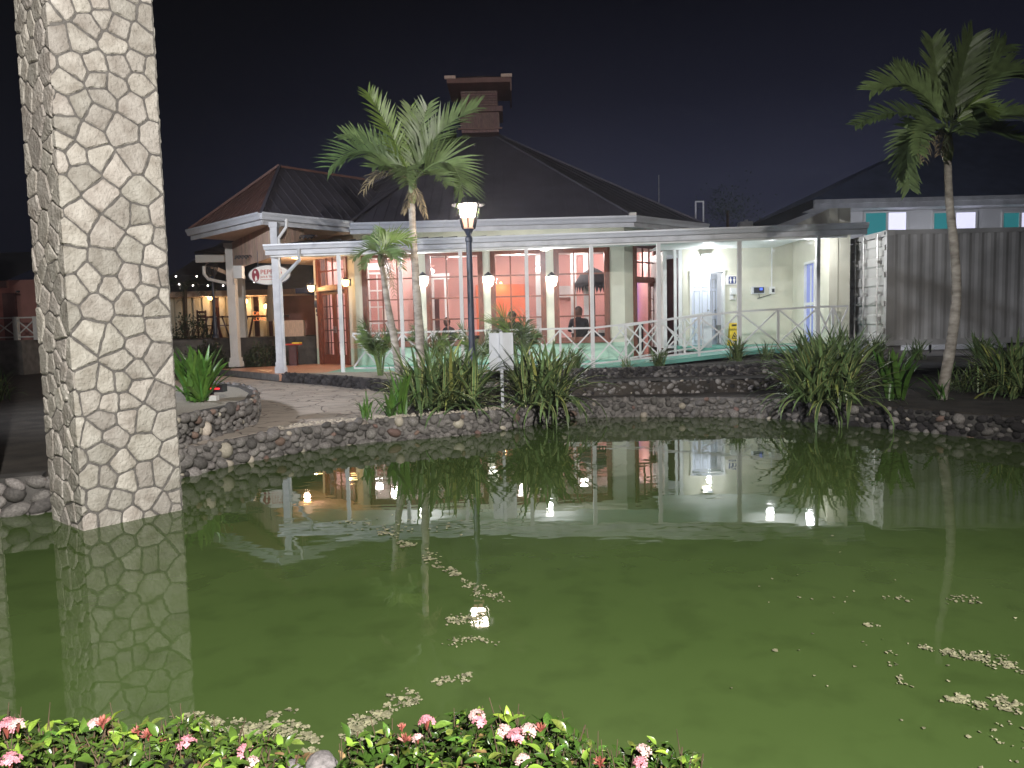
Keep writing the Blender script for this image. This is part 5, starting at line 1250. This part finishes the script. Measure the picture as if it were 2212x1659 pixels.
def blades(mt, kind):
    if (mt, kind) in BL: return BL[(mt, kind)]
    out = []
    for b_ in (.5, 1.0, 1.5, 2.1):
        me = blade(1, .055 if kind == 'thin' else (.13 if kind == 'broad' else .058), b_ if kind != 'broad' else b_*.55); me.materials.append(M[mt]); out.append(me)
    BL[(mt, kind)] = out; return out
def strap_plant(c, n, L, label, seed, mats=(('strap',1),), kind='thin', spread=1.25, cat='plant', group='striped strap-leaved plants', name='strap_plant', rad=.12, bendy=None, cap=300):
    rg = random.Random(seed); r_ = empty(name, tuple(c), label, cat, group)
    extra = MB(); tot = int(n*1.35) if n > 200 else n
    for i in range(tot):
        k = rg.random(); acc = 0
        for mt_, pr in mats:
            acc += pr
            if k <= acc: break
        tilt = abs(rg.gauss(0, .5))*spread; tilt = min(tilt, 1.35)
        me = blades(mt_, kind)[min(3, int(rg.uniform(0, 2)+tilt*1.6)) if bendy is None else rg.choice(bendy)]
        az = rg.uniform(0, 2*math.pi); l = L*rg.uniform(.6, 1.1)
        p = V(c)+V((rg.uniform(-1,1)*rad, rg.uniform(-1,1)*rad, rg.uniform(0,.05)))
        ro = (-tilt*.8, rg.uniform(-.15,.15), az); sc3 = (l*rg.uniform(.8,1.2), l, l)
        if i < cap: inst('leaf', me, r_, p, ro, sc3)
        else:
            mt2 = Matrix.Translation(p) @ Euler(ro).to_matrix().to_4x4() @ Matrix.Diagonal((*sc3, 1))
            extra.add([mt2 @ v.co for v in me.vertices], [tuple(q.vertices) for q in me.polygons])
    if extra.v: extra.build('inner_leaves', M['strap'], r_, kind='stuff', smooth=True)
    return r_
VG = (('varieg',.62),('strap',.30),('yellowleaf',.08)); DG = (('strap',.8),('varieg',.2))
strap_plant(G(968,880,.3), 270, 1.05, 'largest striped strap-leaf clump in front of the street lamp foot', 31, VG, 'med', rad=.45, spread=1.3)
strap_plant(G(888,878,.3), 90, .75, 'striped strap-leaf clump around the foot of the tall palm', 35, VG, 'med', rad=.25, spread=1.2)
strap_plant(G(1168,874,.3), 270, 1.05, 'large striped strap-leaf clump right of the grey sign', 32, VG, 'med', rad=.34, spread=1.3)
strap_plant(G(1775,868,.3), 270, 1.1, 'large striped clump overhanging the pond left of the right palm', 33, VG, 'med', rad=.34, spread=1.35)
strap_plant(G(1800,800,.5), 200, .95, 'tall dark strap-leaf clump in front of the container corner', 34, DG, 'med', rad=.40)
c = A(2200,840,10.8); c.z = .32; strap_plant(c, 240, .95, 'striped clump cut by the right edge of the view', 36, VG, 'med', rad=.35)
c = A(2090,850,11.2); c.z = .32; strap_plant(c, 90, .5, 'low dark clump right of the right palm trunk', 37, DG, 'thin', rad=.3)
for (px_, py_, Y_, z_, n_, L_, lb_) in ((1240,790,15.4,.52,130,.55,'bright green grassy clump by the fifth verandah post'),(1352,793,15.2,.53,45,.32,'smallest grassy tuft at the start of the ramp'),(1424,790,14.9,.58,75,.50,'grassy clump at the foot of the post midway up the ramp'),
        (1590,778,15.0,.66,95,.58,'grassy clump in front of the yellow caution sign'),(1658,778,15.0,.66,60,.45,'grassy tuft right of the one by the caution sign'),(1738,775,15.0,.66,110,.66,'grassy clump below the blue door'),
        (1893,775,14.8,.62,110,.62,'grassy clump below the container doors'),(1980,775,14.8,.6,80,.5,'dim grassy clump below the left end of the container side'),(2120,775,14.8,.6,110,.6,'dim grassy clump below the container side near the right edge')):
    c = A(px_, py_, Y_); c.z = z_; strap_plant(c, n_, L_, lb_, int(px_), (('strap',.75),('varieg',.25)), 'thin', group='grassy clumps on the terrace', rad=.10, spread=1.1)
# broad-leaved lilies
def lily(c, n, L, label, seed, mt='lily', spread=.9, flower=False):
    r_ = strap_plant(c, n, L, label, seed, ((mt,1),), 'broad', spread=spread, rad=.06+.05*(n > 30), group='broad leaved lilies', name='lily_plant')
    if flower:
        p = V(c)+V((.0,0,.0)); MB().tube([p, p+Zv*L*1.15], .008, 5).build('flower_stalk', M['lily'], r_)
        f = MB(); rg = random.Random(seed)
        for k in range(26):
            an = rg.uniform(0, 6.28); strip(f, p+Zv*L*1.15, V((math.cos(an), math.sin(an), rg.uniform(.1,.9))), .15, .010, 1.6, V((0,0,1)))
        f.build('spider_flower', M['cobble_pale'], r_)
    return r_
c = G(428,868,.60); lily(c, 85, .72, 'dense tall green lily in the round planter beside the pillar', 41, spread=.75)
c = G(793,908,.3); lily(c, 16, .34, 'small lily with a white spidery flower at the pond edge', 42, flower=True, spread=.9)
c = G(845,900,.3); lily(c, 22, .42, 'low lily between the spidery flower and the leaning palm', 43)
c = G(870,896,.3); lily(c, 14, .62, 'upright lily at the foot of the leaning palm', 44, spread=.4)
c = A(1930,882,10.6); c.z = .30; lily(c, 34, .74, 'broad-leaved agave-like lily left of the right palm trunk', 45, spread=.8)
c = A(2030,880,10.3); c.z = .30; lily(c, 20, .40, 'drooping low lily at the foot of the right palm', 46, spread=1.2)
# areca palms by the deck
def areca(c, n, L, label, seed, mt='frond'):
    rg = random.Random(seed); r_ = empty('areca_palm', tuple(c), label, 'palm bush', 'feathery palm bushes by the deck')
    for i in range(n):
        az = rg.uniform(0, 6.28); d = V((math.cos(az), math.sin(az), 0)); l = L*rg.uniform(.7,1.1); o_r = rg.uniform(.25,.55)
        frond(V(c)+d*.05, V(c)+d*l*.12+Zv*l*.75, V(c)+d*l*o_r+Zv*l*rg.uniform(.65,1.0), l*.32, 16, M[mt if rg.random() < .7 else 'frondl'], rg, r_, N=(d*.5+Zv*.7+V((0,-.3,0))), w=.022, droop=.9, t0=.35)
    return r_
c = A(822,806,16.4); c.z = .46; areca(c, 20, 1.15, 'feathery palm bush on the gravel at the left end of the railing', 51)
c = A(940,806,16.0); c.z = .46; areca(c, 15, 1.15, 'feathery palm bush behind the tall palm trunk', 52)
c = A(1125,800,15.2); c.z = .46; areca(c, 16, 1.35, 'feathery palm bush arching behind the grey sign', 53)
c = A(1035,806,15.6); c.z = .46; areca(c, 12, .95, 'feathery palm bush behind the street lamp pole', 54)
# sign seen from behind
s0 = A(1083,760,10.9); sb = empty('sign_board', (s0.x,s0.y,.3), 'blank grey back of a sign board on a post among the plants', 'sign')
x0, x1 = XY(1057,10.9,760), XY(1109,10.9,760); z0_, z1_ = A(1083,800,10.9).z, A(1083,719,10.9).z
MB().box((x0,10.9,z0_),(x1,10.92,z1_)).build('panel', M['signgrey'], sb); MB().box((s0.x-.022,10.855,.1),(s0.x+.022,10.898,z1_+.02)).build('post', M['signgrey'], sb)
# solar path light with red tubes in the planter
c = G(450,862,.60); pf = empty('red_light_box', tuple(c), 'black spotlight with glowing red strips in the lily planter', 'lamp')
MB().box(c+V((.0,-.14,.10)), c+V((.26,.02,.20))).build('housing', M['black'], pf); MB().box(c+V((.05,-.08,.0)), c+V((.1,-.04,.1))).build('foot', M['black'], pf)
MB().beam(c+V((.0,-.155,.16)), c+V((.22,-.155,.15)), .012, .02).beam(c+V((-.02,-.15,.36)), c+V((.01,-.155,.16)), .012, .02).beam(c+V((.0,-.15,.30)), c+V((.03,-.155,.19)), .012, .02).build('red_strip', M['redglow'], pf)
MB().box(c+V((.1,-.28,.0)), c+V((.22,-.18,.07))).build('junction_box', M['white'], pf)

# ------------------------------------------------------------------ foreground hedge
def hedge_leaf(seed, L=1.0):
    rg = random.Random(seed); vs_ = []; fs = []; n_ = 5
    for k in range(n_+1):
        t = k/n_; w = .42*math.sin(math.pi*min(.97, t**.8*.95+.03)); z = .10*math.sin(t*3)-.12*t*t
        vs_ += [(-w/2,t,z+.06*w/.4), (0,t,z-.02), (w/2,t,z+.06*w/.4)]
    for k in range(n_): i = 3*k; fs += [(i,i+1,i+4,i+3),(i+1,i+2,i+5,i+4)]
    me = bpy.data.meshes.new('leaf'); me.from_pydata(vs_, [], fs); me.polygons.foreach_set('use_smooth', [True]*len(fs)); return me
HL = []
M['hedgeo'] = leafmat('olive_hedge_leaf', (.15,.20,.04), rough=.3, rand=.4); M['hedgeb'] = leafmat('browning_leaf', (.26,.17,.07), rough=.6, rand=.4)
for k, mt_ in enumerate(('hedge','hedge','hedgeo','hedgel','hedgeb')):
    me = hedge_leaf(k); me.materials.append(M[mt_]); HL.append(me)
from mathutils import Euler
def hedge(label, tops, seed, n, flowers, Yc=1.92):
    rg = random.Random(seed); ws = [(A(x, y, Yc)) for x, y in tops]
    r_ = empty('ixora_bush', (ws[0].x, Yc, .05), label, 'flowering bush', 'flowering bushes on the near bank')
    def ztop(x):
        for i in range(len(ws)-1):
            if x <= ws[i+1].x: t = (x-ws[i].x)/(ws[i+1].x-ws[i].x); return ws[i].z+(ws[i+1].z-ws[i].z)*max(0, t)
        return ws[-1].z
    stf = {0: MB(), 3: MB(), 4: MB()}; L_ = []
    for i in range(n):
        x = rg.uniform(ws[0].x, ws[-1].x); y = Yc+rg.uniform(-.42,.16); zt_ = ztop(x)
        if zt_ < .06: continue
        dy = (y-Yc)/.42; cap = zt_-.10*max(0, (y-Yc)/.16)**2-.06*min(0, dy)**2
        dep = abs(rg.gauss(0,.035))*(1.6 if rg.random() < .3 else 1); z = max(.06, cap-dep+.018*math.sin(x*23+seed)+.015*math.sin(x*57+y*40))
        if math.sin(x*41+y*19)*math.sin(x*17-y*33+seed) > .55 and rg.random() < .75: z = max(.06, z-.07)
        L_.append((dep, x, y, z))
    L_.sort(key=lambda a_: a_[0])
    for i, (dep, x, y, z) in enumerate(L_):
        s_ = rg.uniform(.026,.052); rot = (rg.uniform(-.1,.95), rg.uniform(-.5,.5), rg.uniform(0,6.28)); k = rg.choice((0,1,2,0,1,2,2,1,3,3)) if dep < .03 else rg.choice((0,1,2,4,2,0))
        if i < 300: inst('leaf', HL[k], r_, (x,y,z), rot, (s_,s_,s_))
        else:
            mt2 = Matrix.Translation((x,y,z)) @ Euler(rot).to_matrix().to_4x4() @ Matrix.Scale(s_,4); me = HL[k]
            (stf[k] if k in (3,4) else stf[0]).add([mt2 @ v.co for v in me.vertices], [tuple(p.vertices) for p in me.polygons])
    stf[0].build('inner_foliage', M['hedge'], r_, kind='stuff', smooth=True); stf[3].build('young_foliage', M['hedgel'], r_, kind='stuff', smooth=True)
    if stf[4].v: stf[4].build('browning_foliage', M['hedgeb'], r_, kind='stuff', smooth=True)
    tw = MB()
    for k in range(60):
        x = rg.uniform(ws[0].x+.02, ws[-1].x-.02); y = Yc+rg.uniform(-.1,.1); h = ztop(x)
        if h > .1: tw.tube([(x,y,h-.06),(x+rg.uniform(-.03,.03),y,h+rg.uniform(.0,.05))], [.002,.001], 4)
    for k in range(70):
        x = rg.uniform(ws[0].x+.02, ws[-1].x-.02); y = Yc+rg.uniform(-.3,.1); h = ztop(x)
        if h < .1: continue
        tw.tube([(x,y,.04),(x+rg.uniform(-.03,.03),y,h*.5),(x+rg.uniform(-.06,.06),y+rg.uniform(-.03,.03),h-.01)], [.005,.004,.002], 4)
    tw.build('twigs', M['twig'], r_)
    for (px_, py_, rad_, mt_, dY) in flowers:
        c = A(px_, py_, Yc+dY); f = MB(); nf_ = int(16+rad_*900)
        for k in range(nf_):
            th = rg.uniform(0, 6.28); ph = rg.uniform(.0, 1.25); d = V((math.sin(ph)*math.cos(th), math.sin(ph)*math.sin(th), math.cos(ph))); p = c+d*rad_*rg.uniform(.8,1.05)
            a_ = d.cross(V((.3,.5,.8))).normalized(); b_ = d.cross(a_)
            if mt_ == 'coral': strip(f, c, d, rad_*1.25, .005, .1, a_, 2); continue
            for q in range(4):
                an = q*math.pi/2+th; u = a_*math.cos(an)+b_*math.sin(an); s2 = a_*math.cos(an+1.57)+b_*math.sin(an+1.57); pl_ = .0085
                f.add([p, p+u*pl_*.5+s2*.003, p+u*pl_+d*.001, p+u*pl_*.5-s2*.003], [(0,1,2,3)])
        f.build('flower_cluster', M[mt_], r_)
        st = MB()
        for k in range(10):
            th = rg.uniform(0, 6.28); d = V((math.cos(th)*.5, math.sin(th)*.5, .9)).normalized(); st.tube([c-Zv*rad_*.6, c+d*rad_*.8], .0015, 3)
        st.build('flower_stems', M['coral'], r_)
hedge('left pink-flowering ixora hedge in the near left corner', [(-260,1560),(0,1588),(120,1590),(220,1575),(330,1590),(420,1582),(520,1600),(600,1625),(680,1680)], 61, 2300,
      [(15,1580,.034,'pink',0),(38,1572,.022,'palepink',0),(222,1566,.022,'coral',0),(205,1568,.018,'palepink',0),(298,1582,.016,'coral',0),(320,1592,.02,'coral',-.02),(345,1612,.018,'coral',-.03),(404,1614,.028,'pink',-.04),(530,1630,.026,'pink',-.03),(22,1652,.030,'pink',-.12),(545,1652,.02,'palepink',-.08)])
hedge('right pink-flowering ixora hedge at the bottom centre', [(710,1690),(740,1625),(800,1615),(880,1592),(930,1590),(1000,1575),(1090,1562),(1150,1580),(1200,1592),(1280,1625),(1330,1640),(1400,1640),(1480,1640),(1530,1670)], 62, 2500,
      [(922,1566,.024,'pink',0),(1031,1554,.026,'palepink',0),(1035,1565,.02,'pink',-.02),(1088,1588,.026,'palepink',-.03),(1115,1598,.028,'pink',-.05),(1142,1586,.026,'palepink',-.03),(1168,1580,.02,'coral',-.01),(876,1602,.02,'coral',-.02),(903,1600,.016,'palepink',-.03),(868,1575,.014,'coral',.02),(1388,1634,.030,'palepink',0),(1384,1655,.022,'pink',-.04),(1130,1652,.026,'palepink',-.1),(1296,1652,.02,'coral',-.05)])
# bright upright sprig
c = A(1098,1562,1.95); sp_ = empty('sprig', tuple(c), 'bright green upright sprig standing above the right hedge', 'sprig')
for (rx, az, s_) in ((.5,1.3,.05),(.5,-1.6,.052),(1.15,.2,.045),(1.2,2.9,.042)): inst('leaf', HL[3], sp_, c, (rx,0,az), (s_*1.1,s_,s_))
MB().tube([c-Zv*.12, c], .002, 4).build('stem', M['hedgel'], sp_)
# boulders at the near edge
def boulder(px_, py_, z_, s_, label, seed, mt='cobble'):
    me = rockmesh(seed, .8, 3); me.materials.append(M['boulder']); c = A(px_, py_, 1.95); c.z -= .02
    o = inst('boulder', me, None, c, (0,0,seed), (s_,s_,s_*.75)); tag(o, label, 'rock', 'grey boulders at the near bank'); return o
M['boulder'] = mat('grey_boulder', (.27,.25,.25), .8, .25, 4, bump=.5, bscale=18, detail=8)
boulder(694,1650,0,.055,'round grey boulder between the two hedges', 1); boulder(638,1652,0,.035,'smaller grey boulder half hidden by the left hedge', 2); boulder(730,1672,0,.03,'dark little stone beside the round boulder', 3); boulder(830,1668,0,.04,'pale blue-grey stone under the right hedge', 4)

# ------------------------------------------------------------------ floating weed
rg = random.Random(71); dw = MB()
def weed(px0, py0, px1, py1, spx, spy, n, s0_=.004, s1_=.010):
    n = max(3, int(n*.8)); spx *= 1.25; spy *= 1.25
    for i in range(n):
        t = rg.random(); c = G(px0+(px1-px0)*t+rg.gauss(0,spx), py0+(py1-py0)*t+rg.gauss(0,spy), .003); s_ = rg.uniform(s0_, s1_)*(1.8 if rg.random() < .07 else 1)
        k = 6; a0 = rg.random()*6; tl_ = rg.uniform(0,.002)
        dw.add([(c.x+s_*math.cos(a0+2*math.pi*j/k)*rg.uniform(.7,1.1), c.y+s_*math.sin(a0+2*math.pi*j/k)*rg.uniform(.7,1.1), c.z+rg.uniform(0,.007)) for j in range(k)], [tuple(range(k))])
def clumpy(px0, py0, px1, py1, sy, m_, n, **kw):
    for j in range(m_):
        t = rg.random(); x = px0+(px1-px0)*t+rg.gauss(0,6); y = py0+(py1-py0)*t+rg.gauss(0,sy); weed(x-12, y-2, x+12, y+3, 4, 2.5, n, **kw)
clumpy(430,1550,560,1585,12,22,16); clumpy(560,1560,690,1610,16,30,16); clumpy(745,1585,900,1500,8,30,16); clumpy(940,1470,1010,1463,2,5,14); clumpy(780,1600,880,1600,10,10,10)
weed(380,1552,430,1548,10,4,30)
clumpy(820,1150,900,1185,5,8,12, s0_=.008, s1_=.016); clumpy(930,1200,990,1250,8,10,10, s0_=.008, s1_=.015); clumpy(1000,1250,1090,1300,10,14,10); clumpy(965,1345,1060,1328,4,12,14); clumpy(970,1380,1050,1385,10,9,8); weed(780,1130,900,1150,40,8,60, .008,.014)
clumpy(2000,1402,2130,1425,4,14,14); clumpy(2140,1430,2212,1440,4,8,10); clumpy(2060,1505,2130,1530,4,10,14); clumpy(2150,1500,2205,1540,5,9,14); clumpy(1905,1285,1940,1290,4,3,6); clumpy(2035,1290,2110,1300,4,7,8); clumpy(1920,1410,1960,1480,8,5,5); clumpy(1870,1345,1900,1355,3,3,6); weed(1700,1250,2212,1650,120,60,60, .004,.009)
weed(2170,1590,2212,1640,30,20,20)
dw.build('floating_weed', M['duck'], label='pale scattered pond weed floating on the green water', cat='pond weed', kind='stuff')

# ------------------------------------------------------------------ background at the left: patio, steps, far house
YP = 31.0
pt = empty('patio_building', (XY(480,YP),YP,1.2), 'warmly lit patio building with dark roof behind the porch', 'building')
zpl = A(450,731,25.5).z
MB().box((XY(300,24.9),24.9,.28),(XY(700,24.9),40,zpl)).build('patio_terrace', M['cement_dark'], kind='structure')
zev = A(480,640,29.8).z
MB().box((XY(330,YP),YP,zpl),(XY(700,YP),YP+.3,zev)).build('wall', M['wall_far'], pt)
for px_ in (375,392,412,432,452,487,500,541,572,600):
    x = XY(px_,YP-.4); MB().box((x-.14,YP-.6,zpl),(x+.14,YP-.32,zev)).build('pilaster', M['cream'], pt)
for px_ in (383,422,468,556,586):
    x = XY(px_,YP-.1); MB().box((x-.35,YP-.06,zpl),(x+.35,YP-.005,zev-.4)).build('dark_door', M['mahogd'], pt)
MB().box((XY(330,29.6),29.6,zev),(XY(640,29.6),29.7,zev+.22)).build('fascia_board', M['board'], pt)
xa_, xb_ = XY(320,29.6), XY(660,29.6)
MB().add([(xa_,29.5,zev+.23),(xb_,29.5,zev+.23),(xb_+1,36,zev+3.4),(xa_+2.5,36,zev+4.0)], [(0,1,2,3)]).build('roof', M['roofdark'], pt)
MB().box((xa_,29.7,zev),(xb_,31.0,zev+.03)).build('soffit', M['board'], pt)
for (px_, py_, lb_) in ((454,643,'warm patio lantern left of the porch columns'),(530,651,'warm patio lantern between the porch columns'),(575,662,'small pale patio lantern right of the sign')):
    c = A(px_, py_, YP-.75); r_ = empty('patio_lantern', tuple(c), lb_, 'wall lantern', 'warm lanterns on the patio building')
    MB().sphere(c, .11, 8, 6).build('globe', M['warmglow'], r_); MB().lathe(c+Zv*.1, [(.13,0),(.02,.09)], 8).build('cap', M['black'], r_); lamp('patio_light', 'POINT', c-V((0,.25,.02)), 20, (1,.60,.30), r_, .08)
o = text('ONE\nLOVE', A(546,681,YP-.8), .22, M['orangeglow'], name='glowing_sign'); tag(o, 'glowing orange ONE LOVE lettering on the patio', 'sign')
# string lights
sl = empty('string_lights', tuple(A(430,610,27)), 'string of small white bulbs hung over the patio', 'string lights')
ln = [(340,600),(380,597),(425,597),(490,590)]; ln2 = [(330,612),(387,614),(417,617),(449,617),(482,617),(549,609),(600,600)]
for L_ in (ln, ln2):
    MB().tube([A(x, y-2, 27) for x, y in L_], .008, 4).build('wire', M['black'], sl)
    for x, y in L_[1:-1]: MB().sphere(A(x, y, 27), .032, 8, 6).build('bulb', M['pinkbulb'], sl)
# steps
sx0, sx1 = XY(330,24.5), XY(434,24.5)
stp = empty('garden_steps', (sx0,23.5,.3), 'grey concrete steps up to the patio beside the pillar', 'steps')
for k in range(5):
    MB().box((sx0,24.9-.32*(5-k),.28),(sx1,24.9-.32*(4-k)-.001,.3+(zpl-.3)*(k+1)/5.2)).build('step', M['cement'], stp)
    
def outdoor_chair(px_, py_, Y, label, yaw=0):
    o = A(px_, py_, Y); o.z = zpl; r_ = empty('patio_chair', tuple(o), label, 'chair', 'dark patio chairs'); t = V((math.cos(yaw),math.sin(yaw),0)); n_ = V((-t.y,t.x,0))
    MB().obox(o, t, n_, Zv, (-.22,-.22,.42), (.22,.22,.46)).build('seat', M['mahogd'], r_)
    for z_ in (.62,.76,.90): MB().obox(o, t, n_, Zv, (-.2,.19,z_), (.2,.22,z_+.07)).build('back_slat', M['mahogd'], r_)
    for a_ in (-.2,.2):
        for b_ in (-.2,.2): MB().obox(o, t, n_, Zv, (a_-.02,b_-.02,0), (a_+.02,b_+.02,.42 if b_ < 0 else 1.0)).build('leg', M['mahogd'], r_)
outdoor_chair(447,720,26.5,'dark patio chair left of the unlit lamp post', 1.2); outdoor_chair(484,722,26.5,'dark patio chair right of the unlit lamp post', -1.2)
def outdoor_table(px_, Y, w, label):
    o = A(px_, 720, Y); o.z = zpl; r_ = empty('patio_table', tuple(o), label, 'table', 'dark patio tables')
    MB().box(o+V((-w/2,-.4,.72)), o+V((w/2,.4,.77))).build('tabletop', M['mahogd'], r_)
    for a_ in (-1,1):
        for b_ in (-1,1): MB().beam(o+V((a_*(w/2-.3),b_*.3,.72)), o+V((a_*(w/2-.1),b_*.35,0)), .05, .05).build('leg', M['mahogd'], r_)
outdoor_table(466,26.4,.9,'small square dark patio table by the unlit lamp post'); outdoor_table(572,27.0,1.6,'long dark picnic table between the porch posts')
c = A(588,700,26.6); c.z = zpl; pr_ = empty('closed_parasol', tuple(c), 'closed beige parasol beside the near porch post', 'parasol')
MB().tube([c, c+Zv*2.3], .025, 6).build('pole', M['mahogd'], pr_); MB().lathe(c, [(.16,.55),(.19,.8),(.13,1.4),(.06,2.0),(.02,2.25)], 9).build('canopy', M['signwhite'], pr_)
# neighbour canopy end with gutter and pipe
g = A(428,552,24.0); nb = empty('side_canopy', tuple(g), 'low side canopy with white gutter and curved pipe left of the porch column', 'canopy')
x0, x1 = XY(430,24), XY(500,24)
MB().box((x0,24,g.z-.22),(x1,24.12,g.z+.02)).build('gutter', M['white'], nb); MB().add([(x0,23.95,g.z+.05),(x1,23.95,g.z+.05),(x1,26,g.z+.45),(x0,26,g.z+.45),(x0,23.95,g.z+.12),(x1,23.95,g.z+.12),(x1,26,g.z+.52),(x0,26,g.z+.52)], [(0,1,2,3),(4,5,6,7),(0,1,5,4),(0,3,7,4)]).build('roof_sheet', M['roofdark'], nb)
MB().tube([A(440,575,23.9), A(441,592,23.9), A(450,603,23.9), A(490,612,23.9)], .055, 8).build('downpipe', M['white'], nb)
MB().beam(A(445,570,24.5), A(490,590,24.5), .05, .12).build('bracket', M['board'], nb)
# shrubs behind the porch
def shrub(c, rx, ry, h, n, label, seed, cat='shrub', mt='shrub', s=.13):
    rg = random.Random(seed); r_ = empty('shrub', tuple(c), label, cat, 'dark shrubs behind the porch'); mb = MB()
    for i in range(n):
        th = rg.uniform(0,6.28); ph = math.acos(rg.uniform(-.2,1)); rr = rg.uniform(.6,1.0)*(1+.15*math.sin(th*3+ph*4)); d = V((math.sin(ph)*math.cos(th)*rx, math.sin(ph)*math.sin(th)*ry, math.cos(ph)*h))
        p = V(c)+d*rr; p.z = max(p.z, c[2]+.03); k = HL[0]; ss = s*rg.uniform(.6,1.2)
        mt2 = Matrix.Translation(p) @ Euler((rg.uniform(-.5,1.5),rg.uniform(-.7,.7),rg.uniform(0,6.28))).to_matrix().to_4x4() @ Matrix.Scale(ss,4)
        mb.add([mt2 @ v.co for v in k.vertices], [tuple(q.vertices) for q in k.polygons])
    mb.build('foliage', M[mt], r_, kind='stuff'); tb = MB()
    for i in range(5): tb.tube([V(c)-Zv*.1, V(c)+V((rg.uniform(-.5,.5)*rx,rg.uniform(-.5,.5)*ry,h*.7))], [.03,.01], 5)
    tb.build('stems', M['twig'], r_); return r_
c = A(452,792,23.4); c.z = .3; shrub(c, .75, .6, .85, 900, 'dark leafy shrub left of the porch columns', 81)
c = A(572,790,23.6); c.z = .4; shrub(c, .7, .5, .75, 700, 'dark leafy shrub between the porch columns and the near post', 82)
c = A(410,705,25.6); c.z = zpl; shrub(c, .8, .5, .9, 400, 'small dark plant at the top of the garden steps', 83)
c = A(560,800,23.0); c.z = .4
tree = empty('garden_tree', tuple(A(1575,490,27)), 'dim leafy treetop above the canopy, left of the clerestory building', 'tree')
tree['_w'] = tuple(A(1575,490,27))
mb = MB(); rg = random.Random(91); c = A(1572,455,27)
for i in range(900):
    d = V((rg.gauss(0,.5), rg.gauss(0,.5), rg.gauss(0,.38))); p = c+d; mt2 = Matrix.Translation(p) @ Euler((rg.uniform(-.5,1.5),rg.uniform(-.7,.7),rg.uniform(0,6.28))).to_matrix().to_4x4() @ Matrix.Scale(.09,4)
    mb.add([mt2 @ v.co for v in HL[0].vertices], [tuple(q.vertices) for q in HL[0].polygons])
mb.build('crown', M['shrub'], tree, kind='stuff'); MB().tube([(c.x,c.y,.3), c], [.12,.05], 8).build('trunk', M['twig'], tree)
# dark palm on the patio
pb = A(400,700,27.5); palm = empty('palm_tree', (pb.x,pb.y,zpl), 'dark little palm tree in front of the patio building', 'palm tree'); rg = random.Random(24)
MB().tube([V((pb.x,pb.y,zpl)), A(400,625,27.5)], [.08,.06], 8).build('trunk', M['twig'], palm); g0 = A(400,625,27.5)
for k in range(9):
    an = k*.7; t_p = g0+V((math.cos(an)*1.1, math.sin(an)*.9, rg.uniform(-.5,.2))); frond(g0, g0+V((math.cos(an)*.6, math.sin(an)*.5, .5)), t_p, .45, 16, M['shrub'], rg, palm, N=V((0,-.3,1)), w=.04, droop=.8)
# far left house
YH = 24.0; hb = empty('far_house', (XY(0,YH),YH,.3), 'dim pink house with a white railed verandah at the far left', 'building')
xh0, xh1 = XY(-300,YH+1.5), XY(110,YH+1.5); zfl = A(30,735,YH).z
MB().box((xh0,YH+1.5,.3),(xh1,YH+5,A(30,605,YH+1.5).z)).build('wall', M['wall_far'], hb)
zt_ = A(30,606,YH-.5).z; MB().box((xh0,YH-.6,zt_-.22),(xh1,YH-.5,zt_)).build('fascia_board', M['wall_far'], hb)
MB().add([(xh0,YH-.6,zt_),(xh1,YH-.6,zt_),(xh1-1,YH+5,zt_+1.5),(xh0,YH+5,zt_+1.5)], [(0,1,2,3)]).build('roof', M['roofdark'], hb)
MB().box((xh0,YH-.1,.3),(xh1,YH+1.5,zfl)).build('verandah_floor', M['cement'], hb)
for px_ in (-60,-15,35,78):
    x = XY(px_,YH); MB().box((x-.07,YH-.07,zfl),(x+.07,YH+.07,zt_-.2 if px_ < 0 else zfl+.75)).build('post', M['white'], hb)
MB().box((XY(8,YH+1.4),YH+1.42,zfl),(XY(36,YH+1.4),YH+1.49,zfl+1.6)).build('dark_window', M['mahogd'], hb)
hp = [V((XY(p_,YH),YH,0)) for p_ in (-60,-15,35,78,100)]
railing(hp, lambda x: zfl, 'dim white X-braced railing on the far left house', h=.72, split=1)
c = A(40,655,YH+.8); hl = empty('verandah_lamp', tuple(c), 'dim lamp under the verandah of the far left house', 'lamp'); MB().lathe((c.x,c.y,zt_-.3), [(.06,0),(.07,.06)], 8).build('shade', M['black'], hl)
lamp('verandah_light', 'POINT', (c.x-2,YH+.6,zt_-.4), 7, (1,.62,.55), None, .1)
c = A(-10,820,14); c.z = .3; strap_plant(c, 50, .7, 'dim arching plant on the bank at the far left', 38, DG, 'thin', rad=.15)

for o in bpy.data.objects:
    if '_w' in o: del o['_w']

# ------------------------------------------------------------------ haze volume added to imitate the lens glow round the lamps
hz = bpy.data.materials.new('lens_glow_haze'); hz.use_nodes = True; t = hz.node_tree; t.nodes.clear()
ho = t.nodes.new('ShaderNodeOutputMaterial'); pv = t.nodes.new('ShaderNodeVolumePrincipled')
pv.inputs['Color'].default_value = (.88,.90,1,1); pv.inputs['Density'].default_value = .0031; pv.inputs['Anisotropy'].default_value = .78
t.links.new(pv.outputs[0], ho.inputs['Volume'])
MB().box((-70,-31,-1.6),(70,60,12)).build('haze', hz, kind='stuff')
